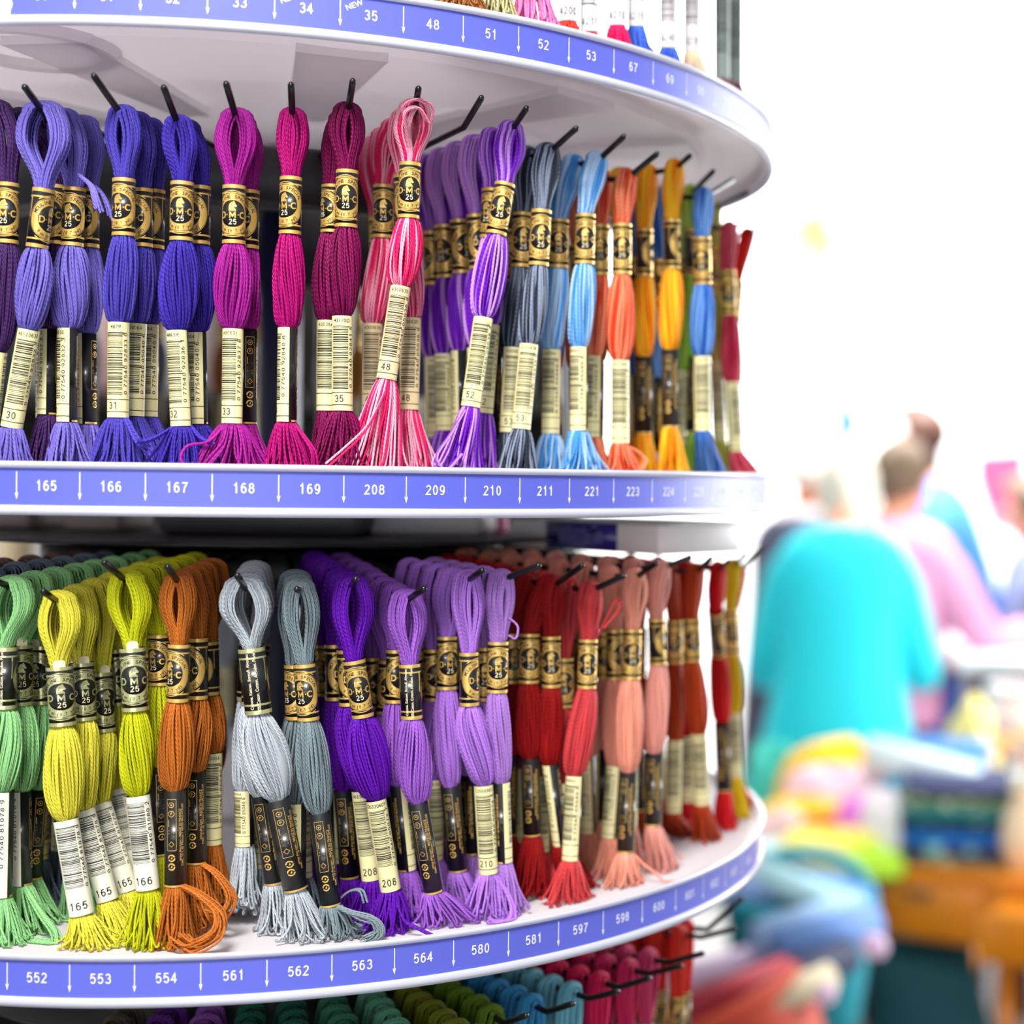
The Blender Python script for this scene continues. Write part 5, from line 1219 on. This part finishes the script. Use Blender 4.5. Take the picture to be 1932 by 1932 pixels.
for i, (dx, dy, L_, r_, a, c_, nm) in enumerate(((-0.06, -0.02, 0.16, 0.026, 0.3, (150, 180, 236), 'periwinkle blue fabric roll at the left in the teal basket'), (0.0, -0.05, 0.17, 0.028, -0.5, (190, 236, 244), 'pale aqua fabric roll across the middle of the teal basket'),
        (0.05, -0.01, 0.15, 0.025, 0.5, (96, 150, 220), 'cornflower blue fabric roll at the right in the teal basket'), (0.01, 0.04, 0.14, 0.024, 0.1, (110, 130, 126), 'grey green fabric roll at the back of the teal basket'), (-0.03, 0.06, 0.12, 0.022, 0.9, (220, 236, 232), 'white fabric roll at the back of the teal basket'))):
    v = Matrix.Rotation(-YAW, 3, 'Z')@Vector((dx, dy, 0)); roll(nm, (q.x+v.x, q.y+v.y, hb+0.01*(i % 2)), L_, r_, -YAW+a, 0.25, mat(nm.split(' fabric')[0].replace(' ', '_')+'_roll', c_, 0.7), GR)
t = empty('crate', (at(1450, 1880, 2.15).x, at(1450, 1880, 2.15).y, 0), -YAW); tag(t, 'low wooden crate carrying the orange basket', 'crate')
mb = MB(); mb.box((0, 0.0, 0.265), (0.24, 0.24, 0.53), bev=0.006); mb.build('body', mat('crate_wood', (120, 82, 60), 0.6, noise=0.25, nscale=7), t, rel=False)
q2 = at(1468, 1880, 2.15); ob_ = basket('orange red basket full of pale rolls beside the rack', (q2.x-0.03, q2.y, 0.55), 0.168, 0.235, OB, -YAW); ob_.rotation_euler = (-0.10, -0.42, -YAW)
hb2 = 0.80
for i, (dx, dy, L_, r_, a, c_, nm) in enumerate(((0.05, 0.09, 0.17, 0.032, 0.45, (160, 196, 240), 'light blue fabric roll at the back of the orange basket'), (0.07, 0.05, 0.16, 0.030, 0.5, (110, 150, 214), 'medium blue fabric roll in the middle of the orange basket'),
        (0.02, -0.03, 0.19, 0.024, 0.55, (44, 52, 84), 'dark navy fabric roll in the orange basket'), (-0.03, -0.05, 0.15, 0.022, 0.62, (240, 226, 190), 'cream fabric roll in the orange basket'), (0.02, -0.06, 0.12, 0.021, 0.6, (222, 206, 172), 'beige fabric roll at the front of the orange basket'), (-0.06, -0.09, 0.17, 0.018, 0.62, (170, 40, 56), 'dark red fabric roll at the front of the orange basket'), (-0.08, 0.05, 0.16, 0.026, 0.4, (226, 200, 230), 'pale lilac fabric roll at the left of the orange basket'))):
    v = Matrix.Rotation(-YAW, 3, 'Z')@Vector((dx, dy, 0)); roll(nm, (q2.x+v.x, q2.y+v.y, hb2+(0.055 if i < 2 else 0.012*(i % 3))), L_, r_, -YAW+a, -0.15, mat(nm.split(' fabric')[0].replace(' ', '_')+'_roll', c_, 0.7), GR)
# pale yarn balls on the rim of the orange basket
for i, (x, y, nm) in enumerate(((1650, 1785, 'pale lilac yarn ball on the right rim of the orange basket'), (1552, 1872, 'pale pink yarn ball on the front rim of the orange basket'))):
    p = at(x, y, 2.1); t = empty('yarn_ball', p); tag(t, nm, 'yarn ball', 'yarn balls on the orange basket')
    mb = MB(); R_ = 0.017; pts = []
    for s_ in range(420):
        a = s_*0.37; tl = 0.9*math.sin(s_*0.041); v = Vector((math.cos(a), math.sin(a)*math.cos(tl), math.sin(a)*math.sin(tl))); v = Matrix.Rotation(s_*0.013, 3, 'Z')@v; pts.append(v*R_)
    mb.tube(pts, 0.0018, 5); bm = bmesh.new(); bmesh.ops.create_uvsphere(bm, u_segments=16, v_segments=12, radius=R_); mb.bm(bm); mb.build('yarn', mat('pale_yarn', (240, 208, 236), 0.8), t, rel=False)
# dark teal bag under the desk
p = at(1762, 1900, 3.05); t = empty('cloth_bag', (p.x, p.y, 0), -YAW); tag(t, 'dark teal cloth bag slumped on the floor under the desk', 'bag')
mb = MB(); loft(mb, [((0, 0, 0.0), 0.15, 0.10), ((0, 0, 0.05), 0.17, 0.12), ((0.0, 0, 0.25), 0.16, 0.11), ((-0.02, 0, 0.45), 0.13, 0.085), ((-0.03, 0, 0.55), 0.11, 0.05), ((-0.03, 0, 0.60), 0.10, 0.02)]); mb.build('sack', cm_('dark_teal_cloth', (10, 84, 96)), t, rel=False)
mb = MB(); mb.tube([(-0.10+0.14*i/16, -0.02, 0.63+0.015*math.sin(PI*i/16)) for i in range(17)], 0.008, 8); mb.build('handle', cm_('teal_webbing', (14, 100, 112)), t, rel=False)
# things on the back wall
YB = 7.49
def wall_panel(name, label, cat, pts, m, thick=0.012):
    mb = MB(); V_ = [on_back(x, y, YB-0.004) for x, y in pts]; n = len(V_)
    c = sum(V_, Vector())/n; t = empty(name, c); tag(t, label, cat)
    V2 = [v-c for v in V_]; V3 = [v+Vector((0, -thick, 0)) for v in V2]
    mb.add(V2+V3, [tuple(range(n)), tuple(range(n, 2*n))[::-1]]+[(i, (i+1) % n, n+(i+1) % n, n+i) for i in range(n)]); return mb.build('panel', m, t, False, rel=False)
wall_panel('poster', 'pink poster on the white back wall at the right', 'poster', [(1842, 856), (1934, 850), (1934, 985), (1872, 990), (1842, 900)], mat('pink_poster', (196, 62, 98), 0.6))
wall_panel('banner', 'small blue teal banner hanging on the white back wall', 'banner', [(1577, 738), (1594, 752), (1614, 776), (1622, 800), (1612, 818), (1600, 830), (1577, 836)], mat('teal_banner', (24, 84, 112), 0.7))
g0 = on_back(1550, 390, YB-0.12); t = empty('flower_garland', g0); tag(t, 'yellow and green leafy garland hanging on the white back wall', 'garland')
mb = MB(); mb.tube([(0, 0.11, 0.35), (0, 0.02, 0.1), (0.02, 0, -0.1), (0.05, 0, -0.2)], 0.008, 8); mb.build('stem', mat('garland_stem', (150, 140, 70), 0.7), t, rel=False)
gr = random.Random(3); lm = [mat('garland_leaf', (104, 118, 40), 0.6), mat('garland_flower', (176, 124, 44), 0.6)]
for kind in (0, 1):
    mb = MB()
    for i in range(60):
        a = gr.uniform(0, 6.28); px_, pz_ = gr.gauss(-0.02+0.12*kind*0, 0.10), gr.gauss(-0.06, 0.10)
        bm = bmesh.new(); bmesh.ops.create_uvsphere(bm, u_segments=8, v_segments=6, radius=0.034); bmesh.ops.scale(bm, vec=(1, 0.45, 0.14), verts=bm.verts)
        bmesh.ops.rotate(bm, cent=(0, 0, 0), matrix=Matrix.Rotation(a, 3, 'Y')@Matrix.Rotation(gr.uniform(0, 3), 3, 'X'), verts=bm.verts)
        bmesh.ops.translate(bm, vec=(px_+(0.12 if pz_ > 0.05 else 0), gr.uniform(-0.05, 0.05), pz_*1.3), verts=bm.verts); mb.bm(bm)
    o = mb.build(('leaves', 'blossoms')[kind], lm[kind], t, rel=False); o['kind'] = 'stuff'
